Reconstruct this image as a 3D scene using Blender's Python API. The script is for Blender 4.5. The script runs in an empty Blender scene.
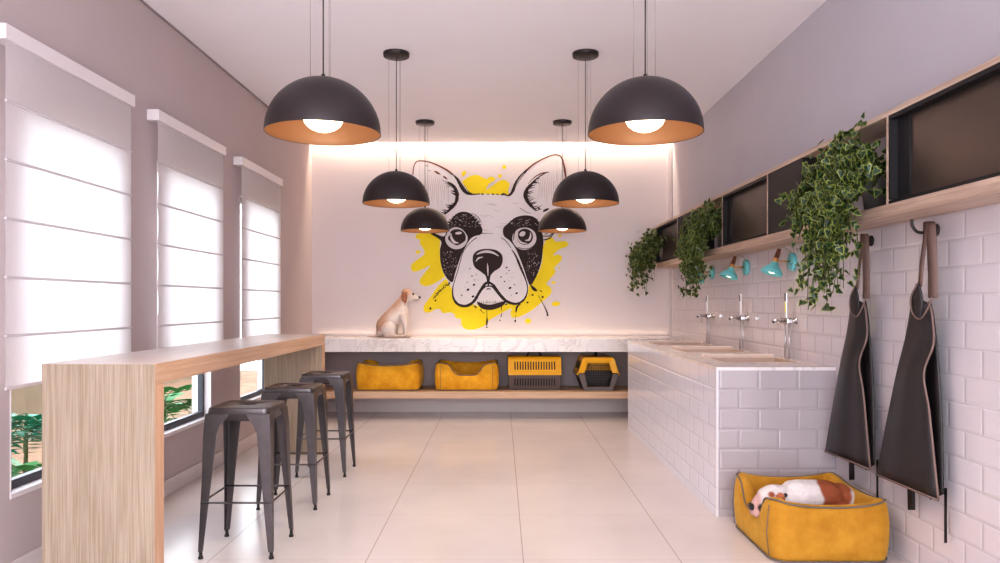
import bpy, bmesh, math, random
from mathutils import Vector, Matrix, Euler
from mathutils.geometry import tessellate_polygon
R = random.Random(7)
PI = math.pi
sc = bpy.context.scene
COL = sc.collection
H = 1.305      # eye height
F = 740.0      # focal length in pixels of the 1000 px frame
XL, XR, YB, ZC = -2.27, 2.053, 8.88, 3.215

# ------------------------------------------------------------------ materials
def srgb(r, g, b):
    f = lambda c: ((c / 255) / 12.92) if c / 255 <= 0.04045 else (((c / 255) + 0.055) / 1.055) ** 2.4
    return (f(r), f(g), f(b), 1)

class NT:
    def __init__(s, name):
        s.m = bpy.data.materials.new(name); s.m.use_nodes = True
        s.t = s.m.node_tree; s.b = s.t.nodes['Principled BSDF']; s.out = s.t.nodes['Material Output']
    def n(s, typ, **kw):
        nd = s.t.nodes.new(typ)
        for k, v in kw.items():
            if k.startswith('_'): nd.inputs[k[1:].replace('_', ' ')].default_value = v
            else: setattr(nd, k, v)
        return nd
    def l(s, a, ao, b, bi): s.t.links.new(a.outputs[ao], b.inputs[bi])

def setp(b, col=None, rough=None, metal=None, spec=None, **kw):
    if col is not None: b.inputs['Base Color'].default_value = col
    if rough is not None: b.inputs['Roughness'].default_value = rough
    if metal is not None: b.inputs['Metallic'].default_value = metal
    if spec is not None: b.inputs['Specular IOR Level'].default_value = spec
    for k, v in kw.items(): b.inputs[k].default_value = v

def mat(name, col, rough=0.5, metal=0.0, spec=0.5, vary=0.06, scale=8.0, bump=0.0, bscale=80, **kw):
    t = NT(name); setp(t.b, col, rough, metal, spec, **kw)
    tc = t.n('ShaderNodeTexCoord')
    if vary:
        nz = t.n('ShaderNodeTexNoise', _Scale=scale, _Detail=4.0); t.l(tc, 'Object', nz, 'Vector')
        rp = t.n('ShaderNodeValToRGB')
        e = rp.color_ramp.elements
        e[0].position = 0.3; e[1].position = 0.7
        e[0].color = tuple(c * (1 - vary) for c in col[:3]) + (1,)
        e[1].color = tuple(min(1, c * (1 + vary)) for c in col[:3]) + (1,)
        t.l(nz, 'Fac', rp, 'Fac'); t.l(rp, 'Color', t.b, 'Base Color')
    if bump:
        n2 = t.n('ShaderNodeTexNoise', _Scale=bscale, _Detail=3.0); t.l(tc, 'Object', n2, 'Vector')
        bp = t.n('ShaderNodeBump', _Strength=bump, _Distance=0.01); t.l(n2, 'Fac', bp, 'Height'); t.l(bp, 'Normal', t.b, 'Normal')
    return t.m

def wood(name, c1, c2, axis='Z', rough=0.5, fine=60, stretch=0.03):
    t = NT(name); setp(t.b, rough=rough, spec=0.3)
    tc = t.n('ShaderNodeTexCoord'); mp = t.n('ShaderNodeMapping')
    s = [1, 1, 1]; s['XYZ'.index(axis)] = stretch
    mp.inputs['Scale'].default_value = s
    t.l(tc, 'Object', mp, 'Vector')
    a = t.n('ShaderNodeTexNoise', _Scale=fine, _Detail=6.0, _Roughness=0.65); t.l(mp, 'Vector', a, 'Vector')
    b = t.n('ShaderNodeTexNoise', _Scale=fine * .22, _Detail=4.0, _Distortion=0.6); t.l(mp, 'Vector', b, 'Vector')
    mx = t.n('ShaderNodeMath', operation='MULTIPLY_ADD'); mx.inputs[1].default_value = 0.72
    t.l(a, 'Fac', mx, 0)
    h = t.n('ShaderNodeMath', operation='MULTIPLY'); h.inputs[1].default_value = 0.28
    t.l(b, 'Fac', h, 0); t.l(h, 'Value', mx, 2)
    rp = t.n('ShaderNodeValToRGB'); e = rp.color_ramp.elements
    e[0].position = 0.4; e[1].position = 0.6; e[0].color = c1; e[1].color = c2
    t.l(mx, 'Value', rp, 'Fac'); t.l(rp, 'Color', t.b, 'Base Color')
    bp = t.n('ShaderNodeBump', _Strength=0.15, _Distance=0.003); t.l(a, 'Fac', bp, 'Height'); t.l(bp, 'Normal', t.b, 'Normal')
    return t.m

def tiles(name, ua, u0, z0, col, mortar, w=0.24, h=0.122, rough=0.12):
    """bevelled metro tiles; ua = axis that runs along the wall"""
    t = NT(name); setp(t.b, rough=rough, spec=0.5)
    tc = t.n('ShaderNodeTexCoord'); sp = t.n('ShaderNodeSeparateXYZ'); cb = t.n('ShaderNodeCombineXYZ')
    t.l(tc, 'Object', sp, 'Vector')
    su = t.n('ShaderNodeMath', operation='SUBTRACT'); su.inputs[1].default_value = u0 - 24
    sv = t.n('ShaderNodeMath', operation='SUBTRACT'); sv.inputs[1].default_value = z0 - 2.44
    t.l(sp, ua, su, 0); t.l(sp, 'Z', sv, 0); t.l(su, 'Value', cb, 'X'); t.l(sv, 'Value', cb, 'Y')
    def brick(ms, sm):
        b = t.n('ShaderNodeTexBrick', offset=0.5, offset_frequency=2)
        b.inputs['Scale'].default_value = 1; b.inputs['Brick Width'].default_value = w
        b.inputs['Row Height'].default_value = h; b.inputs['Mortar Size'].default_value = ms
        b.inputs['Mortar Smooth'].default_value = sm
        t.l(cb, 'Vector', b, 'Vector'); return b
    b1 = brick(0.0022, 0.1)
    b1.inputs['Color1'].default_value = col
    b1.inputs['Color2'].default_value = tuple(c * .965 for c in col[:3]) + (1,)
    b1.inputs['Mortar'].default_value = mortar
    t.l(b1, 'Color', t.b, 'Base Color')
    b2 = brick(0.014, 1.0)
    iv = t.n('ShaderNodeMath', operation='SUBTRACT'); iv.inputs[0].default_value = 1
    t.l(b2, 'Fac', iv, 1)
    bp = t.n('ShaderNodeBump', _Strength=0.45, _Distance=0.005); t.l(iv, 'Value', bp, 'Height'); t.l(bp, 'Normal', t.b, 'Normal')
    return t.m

def marble(name):
    t = NT(name); setp(t.b, rough=0.18, spec=0.5)
    tc = t.n('ShaderNodeTexCoord')
    w = t.n('ShaderNodeTexNoise', _Scale=2.2, _Detail=8.0, _Roughness=0.62, _Distortion=2.0); t.l(tc, 'Object', w, 'Vector')
    rp = t.n('ShaderNodeValToRGB'); e = rp.color_ramp.elements
    e[0].position = 0.47; e[0].color = srgb(226, 220, 222); e[1].position = 0.53; e[1].color = srgb(232, 226, 227)
    m1 = e.new(0.5); m1.color = srgb(208, 200, 202)
    t.l(w, 'Fac', rp, 'Fac'); t.l(rp, 'Color', t.b, 'Base Color')
    return t.m

def glow(name, col, s):
    t = NT(name); setp(t.b, (0.8, 0.8, 0.8, 1), 0.4)
    t.b.inputs['Emission Color'].default_value = col; t.b.inputs['Emission Strength'].default_value = s
    return t.m

def glass_mat():
    t = NT('window_glass')
    tr = t.n('ShaderNodeBsdfTransparent'); gl = t.n('ShaderNodeBsdfGlossy', _Roughness=0.02)
    mx = t.n('ShaderNodeMixShader', _Fac=0.06)
    t.l(tr, 'BSDF', mx, 1); t.l(gl, 'BSDF', mx, 2); t.l(mx, 'Shader', t.out, 'Surface')
    return t.m

def fabric_trans():
    t = NT('blind_cloth')
    tc = t.n('ShaderNodeTexCoord')
    mp = t.n('ShaderNodeMapping'); mp.inputs['Scale'].default_value = (1, 120, 6); t.l(tc, 'Object', mp, 'Vector')
    nz = t.n('ShaderNodeTexNoise', _Scale=3.0, _Detail=3.0); t.l(mp, 'Vector', nz, 'Vector')
    rp = t.n('ShaderNodeValToRGB'); e = rp.color_ramp.elements
    e[0].color = (.80, .76, .77, 1); e[1].color = (.90, .86, .87, 1); t.l(nz, 'Fac', rp, 'Fac')
    d = t.n('ShaderNodeBsdfDiffuse'); tr = t.n('ShaderNodeBsdfTranslucent')
    t.l(rp, 'Color', d, 'Color'); t.l(rp, 'Color', tr, 'Color')
    mx = t.n('ShaderNodeMixShader', _Fac=0.5)
    t.l(d, 'BSDF', mx, 1); t.l(tr, 'BSDF', mx, 2); t.l(mx, 'Shader', t.out, 'Surface')
    return t.m

def floor_mat():
    t = NT('floor_porcelain'); setp(t.b, rough=0.22, spec=0.45)
    tc = t.n('ShaderNodeTexCoord'); sp = t.n('ShaderNodeSeparateXYZ'); t.l(tc, 'Object', sp, 'Vector')
    def line(axis, off, per, wid):
        a = t.n('ShaderNodeMath', operation='ADD'); a.inputs[1].default_value = 40 * per - off + wid / 2; t.l(sp, axis, a, 0)
        m = t.n('ShaderNodeMath', operation='MODULO'); m.inputs[1].default_value = per; t.l(a, 'Value', m, 0)
        c = t.n('ShaderNodeMath', operation='LESS_THAN'); c.inputs[1].default_value = wid; t.l(m, 'Value', c, 0)
        return c
    a = line('X', 0.113, 0.795, 0.006); b = line('Y', 4.555, 0.795, 0.003)
    b2 = t.n('ShaderNodeMath', operation='MULTIPLY'); b2.inputs[1].default_value = 0.7; t.l(b, 'Value', b2, 0)
    mx = t.n('ShaderNodeMath', operation='MAXIMUM'); t.l(a, 'Value', mx, 0); t.l(b2, 'Value', mx, 1)
    nz = t.n('ShaderNodeTexNoise', _Scale=1.5, _Detail=6.0); t.l(tc, 'Object', nz, 'Vector')
    rp = t.n('ShaderNodeValToRGB'); e = rp.color_ramp.elements
    e[0].position = .3; e[1].position = .7; e[0].color = srgb(206, 199, 200); e[1].color = srgb(216, 209, 209)
    t.l(nz, 'Fac', rp, 'Fac')
    mc = t.n('ShaderNodeMix', data_type='RGBA'); t.t.links.new(mx.outputs[0], mc.inputs[0])
    t.t.links.new(rp.outputs[0], mc.inputs[6]); mc.inputs[7].default_value = srgb(176, 164, 161)
    t.t.links.new(mc.outputs[2], t.b.inputs['Base Color'])
    return t.m

def vcol_mat(name, rough=0.8):
    t = NT(name); setp(t.b, rough=rough, spec=0.2)
    a = t.n('ShaderNodeVertexColor', layer_name='Col'); tc = t.n('ShaderNodeTexCoord')
    nz = t.n('ShaderNodeTexNoise', _Scale=60.0, _Detail=3.0); t.l(tc, 'Object', nz, 'Vector')
    mx = t.n('ShaderNodeMix', data_type='RGBA', blend_type='MULTIPLY'); mx.inputs[0].default_value = 0.25
    t.t.links.new(a.outputs[0], mx.inputs[6]); t.t.links.new(nz.outputs[0], mx.inputs[7])
    t.t.links.new(mx.outputs[2], t.b.inputs['Base Color'])
    bp = t.n('ShaderNodeBump', _Strength=0.3, _Distance=0.004); t.l(nz, 'Fac', bp, 'Height'); t.l(bp, 'Normal', t.b, 'Normal')
    return t.m

def velvet(name, c1, c2):
    t = NT(name); setp(t.b, rough=0.75, spec=0.2)
    t.b.inputs['Sheen Weight'].default_value = 0.4; t.b.inputs['Sheen Tint'].default_value = srgb(255, 220, 120)
    tc = t.n('ShaderNodeTexCoord'); nz = t.n('ShaderNodeTexNoise', _Scale=7.0, _Detail=5.0, _Roughness=.6); t.l(tc, 'Object', nz, 'Vector')
    rp = t.n('ShaderNodeValToRGB'); e = rp.color_ramp.elements
    e[0].position = .35; e[1].position = .65; e[0].color = c1; e[1].color = c2
    t.l(nz, 'Fac', rp, 'Fac'); t.l(rp, 'Color', t.b, 'Base Color')
    bp = t.n('ShaderNodeBump', _Strength=0.25, _Distance=0.02); t.l(nz, 'Fac', bp, 'Height'); t.l(bp, 'Normal', t.b, 'Normal')
    return t.m

M = {}
M['wall_l'] = mat('mauve_paint', srgb(192, 178, 178), .85, vary=.02, scale=2)
M['wall_r'] = mat('lilac_paint', srgb(192, 188, 196), .85, vary=.02, scale=2)
M['wall_b'] = mat('pale_rose_paint', srgb(222, 212, 213), .8, vary=.01, scale=2)
M['ceil'] = mat('ceiling_paint', srgb(244, 240, 244), .9, vary=.01, scale=2)
M['white'] = mat('white_lacquer', srgb(228, 220, 222), .4, vary=.01)
M['floor'] = floor_mat()
M['base'] = mat('baseboard_porcelain', srgb(214, 204, 203), .3, vary=.02)
M['oak_v'] = wood('oak_vertical_grain', srgb(150, 132, 114), srgb(180, 163, 146), 'Z', fine=210, stretch=.016)
M['oak_y'] = wood('oak_grain_along_counter', srgb(196, 160, 134), srgb(214, 182, 158), 'Y', rough=.45)
M['oak_x'] = wood('oak_grain_across', srgb(190, 158, 132), srgb(214, 184, 158), 'X')
M['oak_r'] = wood('oak_shelf_grain', srgb(172, 148, 132), srgb(204, 182, 166), 'Y')
M['marble'] = marble('white_marble')
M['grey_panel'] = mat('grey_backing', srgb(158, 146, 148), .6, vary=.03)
M['t_front'] = tiles('metro_tile_front_shaded', 'X', 1.675, .046, srgb(180, 171, 176), srgb(163, 154, 159))  # same tile as the side, darkened in colour for the shaded front
M['t_side'] = tiles('metro_tile_side_lit', 'Y', 5.203, .046, srgb(228, 228, 242), srgb(216, 215, 228))  # lit side: bluish window reflection put into the tile colour
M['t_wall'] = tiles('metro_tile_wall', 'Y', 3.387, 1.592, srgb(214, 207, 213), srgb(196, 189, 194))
M['gun'] = mat('gunmetal', srgb(92, 86, 88), .34, .7, vary=.08, scale=20)
M['rubber'] = mat('black_rubber', srgb(28, 26, 26), .6)
M['blackmetal'] = mat('black_metal', srgb(50, 42, 43), .4, .2, vary=.05)
M['copper_in'] = mat('warm_copper_lining', srgb(152, 108, 74), .5, .2, vary=.03)
M['bulb'] = glow('lamp_globe_glow', (1.0, .84, .58, 1), 6)
M['wire'] = mat('steel_wire', srgb(150, 140, 138), .4, .6)
M['cord'] = mat('dark_cord', srgb(40, 34, 34), .6)
M['velvet'] = velvet('mustard_velvet_lit', srgb(208, 146, 32), srgb(236, 176, 56))  # brightened copy for the shelf beds, in place of light under the counter
M['piping'] = mat('grey_piping', srgb(112, 104, 98), .6)
M['yplastic'] = mat('yellow_plastic', srgb(250, 184, 16), .35, vary=.02)
M['gplastic'] = mat('grey_plastic', srgb(104, 94, 94), .5, vary=.03)
M['dark'] = mat('dark_recess', srgb(34, 30, 30), .7)
M['teal'] = mat('turquoise_enamel', srgb(118, 200, 204), .3, vary=.02)
M['brass'] = mat('brass', srgb(206, 160, 104), .3, .8, vary=.02)
M['walnut'] = wood('walnut_neck', srgb(84, 44, 34), srgb(132, 76, 54), 'Z', fine=120)
M['chrome'] = mat('chrome', srgb(196, 192, 194), .18, .9, vary=.03)
M['steel'] = mat('satin_steel', srgb(205, 202, 206), .3, .6, vary=.02)
M['leather'] = mat('charcoal_cloth', srgb(42, 37, 39), .5, vary=.08, scale=12, bump=.15, bscale=200)
M['strap'] = mat('brown_strap', srgb(122, 100, 94), .6)
M['cabblack'] = mat('black_laminate', srgb(28, 25, 28), .6, vary=.03)
M['cabdoor'] = mat('smoked_bronze_door', srgb(92, 80, 74), .3, .55, vary=.04, scale=2)
M['pot'] = mat('pale_ceramic', srgb(196, 190, 192), .4)
M['potmetal'] = mat('zinc_pot', srgb(150, 146, 148), .35, .7)
M['soil'] = mat('potting_soil', srgb(60, 42, 30), .95, vary=.2, scale=60)
M['leaf_d'] = mat('ivy_dark_green', srgb(24, 52, 28), .4, vary=.4, scale=18)
M['leaf_l'] = mat('ivy_cream_margin', srgb(122, 130, 62), .45, vary=.45, scale=14)
M['stem'] = mat('ivy_stem', srgb(70, 82, 44), .7)
M['glass'] = glass_mat()
M['blind'] = fabric_trans()
M['blackframe'] = mat('charcoal_window_frame', srgb(66, 68, 76), .4)
M['yellow'] = mat('mural_yellow', srgb(240, 216, 40), .8, vary=.06, scale=3)
M['ink'] = mat('mural_ink', srgb(52, 38, 38), .8, vary=.05)
M['ink_glow'] = mat('mural_ink_glow_tint', srgb(110, 66, 48), .8, vary=.05)  # mural ink turned brown to paint in the warm glow on the ears
M['face'] = mat('mural_white', srgb(228, 222, 225), .8, vary=.02, scale=12)
M['hilite'] = mat('mural_highlight', srgb(214, 206, 208), .8, vary=.03)
M['sketch'] = mat('mural_grey_sketch', srgb(196, 184, 182), .8)
M['dog'] = vcol_mat('dog_fur')
M['nose'] = mat('dog_nose', srgb(28, 24, 26), .3)
M['g_ground'] = mat('garden_soil', srgb(128, 98, 74), .9, vary=.3, scale=4)
M['g_wall'] = mat('garden_wall', srgb(120, 104, 84), .9, vary=.12, scale=2)
M['g_leaf'] = mat('fern_green', srgb(70, 136, 78), .4, vary=.2, scale=4)
M['g_leaf2'] = mat('palm_teal_green', srgb(20, 130, 100), .4, vary=.25, scale=5)
M['sticker'] = mat('yellow_sticker', srgb(226, 216, 40), .5)

# ------------------------------------------------------------------ helpers
ORIG = {}
def tag(o, label=None, cat=None, group=None, kind=None):
    if label: o['label'] = label
    if cat: o['category'] = cat
    if group: o['group'] = group
    if kind: o['kind'] = kind
    return o

def thing(name, label, cat, loc=(0, 0, 0), rz=0, group=None):
    o = bpy.data.objects.new(name, None); COL.objects.link(o)
    o.empty_display_size = .1
    o.location = loc; o.rotation_euler = (0, 0, rz)
    ORIG[o.name] = Vector(loc)
    return tag(o, label, cat, group)

class MB:
    def __init__(s): s.bm = bmesh.new(); s.mi = 0
    def _mark(s, faces, smooth=False):
        for f in faces: f.material_index = s.mi; f.smooth = smooth
    def box(s, x0, x1, y0, y1, z0, z1, M4=None):
        vs = [Vector((x, y, z)) for x in (x0, x1) for y in (y0, y1) for z in (z0, z1)]
        if M4 is not None: vs = [M4 @ v for v in vs]
        v = [s.bm.verts.new(p) for p in vs]
        fs = [s.bm.faces.new([v[i] for i in q]) for q in ((0, 1, 3, 2), (4, 6, 7, 5), (0, 4, 5, 1), (2, 3, 7, 6), (0, 2, 6, 4), (1, 5, 7, 3))]
        s._mark(fs); return s
    def poly(s, pts, smooth=False):
        f = s.bm.faces.new([s.bm.verts.new(p) for p in pts]); s._mark([f], smooth); return s
    def tube(s, pts, r, n=8, caps=True, smooth=True):
        pts = [Vector(p) for p in pts]; rr = r if isinstance(r, (list, tuple)) else [r] * len(pts)
        rings = []; prev = None
        for i, p in enumerate(pts):
            d = (pts[min(i + 1, len(pts) - 1)] - pts[max(i - 1, 0)]).normalized()
            if prev is None:
                a = Vector((0, 0, 1)) if abs(d.z) < .9 else Vector((1, 0, 0))
                u = d.cross(a).normalized()
            else:
                u = (prev - d * prev.dot(d)).normalized()
            prev = u; w = d.cross(u)
            rings.append([s.bm.verts.new(p + (u * math.cos(2 * PI * k / n) + w * math.sin(2 * PI * k / n)) * rr[i]) for k in range(n)])
        fs = []
        for a, b in zip(rings, rings[1:]):
            for k in range(n): fs.append(s.bm.faces.new((a[k], a[(k + 1) % n], b[(k + 1) % n], b[k])))
        s._mark(fs, smooth)
        if caps: s._mark([s.bm.faces.new(rings[0][::-1]), s.bm.faces.new(rings[-1])])
        return s
    def lathe(s, prof, n=32, c=(0, 0, 0), M4=None, smooth=True):
        c = Vector(c); rings = []
        for (r, z) in prof:
            if r < 1e-6: ps = [Vector((0, 0, z))]
            else: ps = [Vector((r * math.cos(2 * PI * k / n), r * math.sin(2 * PI * k / n), z)) for k in range(n)]
            if M4 is not None: ps = [M4 @ p for p in ps]
            rings.append([s.bm.verts.new(p + c) for p in ps])
        fs = []
        for a, b in zip(rings, rings[1:]):
            for k in range(n):
                k2 = (k + 1) % n
                if len(a) == 1 and len(b) == 1: continue
                if len(a) == 1: fs.append(s.bm.faces.new((a[0], b[k2], b[k])))
                elif len(b) == 1: fs.append(s.bm.faces.new((a[k], a[k2], b[0])))
                else: fs.append(s.bm.faces.new((a[k], a[k2], b[k2], b[k])))
        s._mark(fs, smooth); return s
    def loft(s, rings, closed=False, caps=False, smooth=True):
        """rings: list of equal length loops of points (each loop closed)"""
        V = [[s.bm.verts.new(p) for p in r] for r in rings]; n = len(V[0]); fs = []
        pr = list(zip(V, V[1:])) + ([(V[-1], V[0])] if closed else [])
        for a, b in pr:
            for k in range(n): fs.append(s.bm.faces.new((a[k], a[(k + 1) % n], b[(k + 1) % n], b[k])))
        s._mark(fs, smooth)
        if caps: s._mark([s.bm.faces.new(V[0][::-1]), s.bm.faces.new(V[-1])])
        return s
    def grid(s, rows, smooth=True):
        V = [[s.bm.verts.new(p) for p in r] for r in rows]; fs = []
        for a, b in zip(V, V[1:]):
            for k in range(len(a) - 1): fs.append(s.bm.faces.new((a[k], a[k + 1], b[k + 1], b[k])))
        s._mark(fs, smooth); return s
    def build(s, name, mats, parent=None, bevel=0, seg=2, world=False, solid=0, subsurf=0, normals=True):
        if normals: bmesh.ops.recalc_face_normals(s.bm, faces=s.bm.faces[:])
        if world and parent is not None:
            bmesh.ops.translate(s.bm, verts=s.bm.verts[:], vec=-ORIG[parent.name])
        me = bpy.data.meshes.new(name); s.bm.to_mesh(me); s.bm.free()
        for m in (mats if isinstance(mats, (list, tuple)) else [mats]): me.materials.append(m)
        o = bpy.data.objects.new(name, me); COL.objects.link(o)
        if parent is not None: o.parent = parent
        if solid: md = o.modifiers.new('s', 'SOLIDIFY'); md.thickness = solid; md.offset = 0
        if bevel:
            md = o.modifiers.new('b', 'BEVEL'); md.width = bevel; md.segments = seg; md.limit_method = 'ANGLE'; md.angle_limit = math.radians(50)
        if subsurf: md = o.modifiers.new('ss', 'SUBSURF'); md.levels = subsurf; md.render_levels = subsurf
        return o

def struct(name, mb, m, parent=None, **kw):
    o = mb.build(name, m, parent, **kw)
    if parent is None: o['kind'] = 'structure'
    return o

def dup(root, loc, rz=None, label=None, group=None, scale=None):
    r = root.copy(); COL.objects.link(r); r.location = loc
    if rz is not None: r.rotation_euler = (0, 0, rz)
    if scale: r.scale = scale
    if label: r['label'] = label
    if group: r['group'] = group
    for ch in list(root.children):
        c = ch.copy(); COL.objects.link(c); c.parent = r
        for g in ch.children:
            d = g.copy(); COL.objects.link(d); d.parent = c
    return r

def cr(pts, n=6, closed=False):
    """Catmull-Rom through tuples of any length"""
    P = list(pts); out = []; L = len(P)
    rng = range(L) if closed else range(L - 1)
    for i in rng:
        if closed: p0, p1, p2, p3 = P[i - 1], P[i], P[(i + 1) % L], P[(i + 2) % L]
        else: p0, p1, p2, p3 = P[max(i - 1, 0)], P[i], P[i + 1], P[min(i + 2, L - 1)]
        for k in range(n):
            t = k / n
            out.append(tuple(.5 * ((2 * b) + (c - a) * t + (2 * a - 5 * b + 4 * c - d) * t * t + (3 * b - a - 3 * c + d) * t ** 3)
                             for a, b, c, d in zip(p0, p1, p2, p3)))
    if not closed: out.append(tuple(P[-1]))
    return out

# ------------------------------------------------------------------ room shell
struct('floor', MB().box(-2.42, 2.2, -2.6, 9.0, -.1, 0), M['floor'])
mb = MB().box(-2.42, 2.2, -2.6, 8.80, ZC, ZC + .1)
mb.box(-2.42, 2.2, 8.74, 8.80, ZC + .1, ZC + .22).box(-2.42, 2.2, 8.7, 9.0, ZC + .22, ZC + .3)
struct('ceiling', mb, M['ceil'])
WIN = [(3.42, 4.33), (4.88, 5.79), (6.43, 7.34)]
WZ0, WZ1 = .409, 2.24
mb = MB()
mb.box(XL - .15, XL, -2.6, 9.0, 0, WZ0).box(XL - .15, XL, -2.6, 9.0, WZ1, ZC + .22)
ys = [-2.6] + [v for w in WIN for v in w] + [9.0]
for a, b in zip(ys[::2], ys[1::2]): mb.box(XL - .15, XL, a, b, WZ0, WZ1)
struct('wall_left', mb, M['wall_l'])
struct('wall_right', MB().box(XR, XR + .15, -2.6, 9.0, 0, ZC + .22), M['wall_r'])
struct('trim_1', MB().box(XR - .006, XR - .0005, -2.5, YB, 0, 1.74), M['t_wall'])
struct('wall_back', MB().box(-2.42, 2.2, YB, 9.0, 0, ZC + .22), M['wall_b'])
mb = MB().box(-2.42, -1.9, -2.6, -2.5, 0, ZC).box(1.7, 2.2, -2.6, -2.5, 0, ZC).box(-1.9, 1.7, -2.6, -2.5, 2.6, ZC)
struct('wall_front', mb, M['wall_b'])
struct('baseboard_left', MB().box(XL, XL + .015, -2.5, YB, 0, .11), M['base'], bevel=.003)
struct('baseboard_back', MB().box(XL, XR - .01, YB - .015, YB, 0, .11), M['base'], bevel=.003)
struct('shadow_gap_strip', MB().box(XL + .003, XL + .012, -2.5, 8.7, ZC - .012, ZC - .001), M['grey_panel'])  # grey strip drawn in for the dark shadow gap along the ceiling edge
struct('trim_3', MB().box(XR - .06, XR - .03, YB - .02, YB - .001, .95, ZC + .1).box(XR - .024, XR - .008, YB - .03, YB - .001, .95, ZC + .1), M['wall_b'])

for i, (a, b) in enumerate(WIN):
    w = thing('window_%d' % (i + 1), None, None, (XL - .1, (a + b) / 2, WZ0)); w['kind'] = 'structure'
    fx0, fx1 = XL - .09, XL - .05
    mb = MB().box(fx0, fx1, a, b, WZ0 + .012, WZ0 + .055).box(fx0, fx1, a, b, WZ1 - .04, WZ1)
    mb.box(fx0, fx1, a, a + .035, WZ0 + .05, WZ1 - .04).box(fx0, fx1, b - .035, b, WZ0 + .05, WZ1 - .04)
    mb.build('window_frame', M['blackframe'], w, world=True, bevel=.003)
    MB().poly([(XL - .07, a + .035, WZ0 + .055), (XL - .07, b - .035, WZ0 + .055), (XL - .07, b - .035, WZ1 - .04), (XL - .07, a + .035, WZ1 - .04)]).build('pane', M['glass'], w, world=True)
    mb = MB().box(XL - .14, XL + .006, a, b, WZ0 - .012, WZ0 + .012).box(XL - .14, XL + .003, a, a + .006, WZ0 + .012, WZ1).box(XL - .14, XL + .003, b - .006, b, WZ0 + .012, WZ1)
    mb.build('sill', M['white'], w, world=True)

# ------------------------------------------------------------------ roman blinds
def make_blind(y0, y1, label):
    t = thing('roman_blind', label, 'blind', (XL, (y0 + y1) / 2, .919), group='roman blinds along the window wall')
    MB().box(-.0 + .001, .08, -(y1 - y0) / 2, (y1 - y0) / 2, 2.477 - .919, 2.547 - .919).build('headbox', M['white'], t, bevel=.004)
    hw = (y1 - y0) / 2 - .02
    zs = [0, 1.158 - .919, 1.42 - .919, 1.683 - .919, 1.945 - .919, 2.207 - .919, 2.48 - .919]
    rows = []
    for za, zb in zip(zs, zs[1:]):
        for k in range(5):
            u = k / 5; z = za + (zb - za) * u
            rows.append([Vector((.062 + .003 * math.sin(PI * u), hw * (2 * j / 10 - 1), z)) for j in range(11)])
    rows.append([Vector((.062, hw * (2 * j / 10 - 1), zs[-1])) for j in range(11)])
    MB().grid(rows).build('cloth', M['blind'], t)
    for z in zs[1:-1]:
        MB().box(.061, .072, -hw - .004, hw + .004, z - .006, z + .006).build('batten', M['blind_rod'], t, bevel=.003)
    MB().box(.058, .07, -hw, hw, -.004, .012).build('hem_bar', M['blind_rod'], t, bevel=.003)
    return t
M['blind_rod'] = mat('blind_batten_cloth', srgb(206, 198, 202), .8, vary=.02)
make_blind(3.274, 4.433, 'wide white roman blind nearest the camera on the window wall')
make_blind(4.737, 5.90, 'white roman blind in the middle of the three on the window wall')
make_blind(6.27, 7.43, 'white roman blind farthest back, closest to the mural wall')

# ------------------------------------------------------------------ bar counter
t = thing('bar_counter', 'long light oak waterfall bar counter along the window wall', 'counter', (-1.79, 4.87, 0))
MB().box(-2.039, -1.537, 3.287, 6.455, 1.033 - .092, 1.033).build('countertop', [M['oak_y']], t, world=True, bevel=.002)
MB().box(-2.039, -1.537, 3.287, 3.373, 0, 1.033 - .0925).build('end_panel', M['oak_v'], t, world=True, bevel=.002)
MB().box(-2.039, -1.537, 6.36, 6.455, 0, 1.033 - .0925).build('end_panel', M['oak_v'], t, world=True, bevel=.002)
# front face of the slab carries the vertical grain down the waterfall
MB().box(-2.0385, -1.5375, 3.2855, 3.2868, .001, 1.0325).build('edge_veneer', M['oak_v'], t, world=True)
MB().box(-2.037, -1.539, 3.29, 6.45, 1.0332, 1.0345).build('top_veneer', M['oak_top'] if 'oak_top' in M else wood('oak_pale_top', srgb(198, 186, 182), srgb(212, 202, 198), 'Y', rough=.3), t, world=True)
for y0, y1 in ((3.2869, 3.3729), (6.3601, 6.4549)):
    MB().box(-1.5369, -1.5362, y0, y1, .001, 1.033 - .0925).build('side_veneer', wood('oak_side_veneer', srgb(198, 158, 130), srgb(214, 178, 150), 'Z'), t, world=True)

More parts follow.
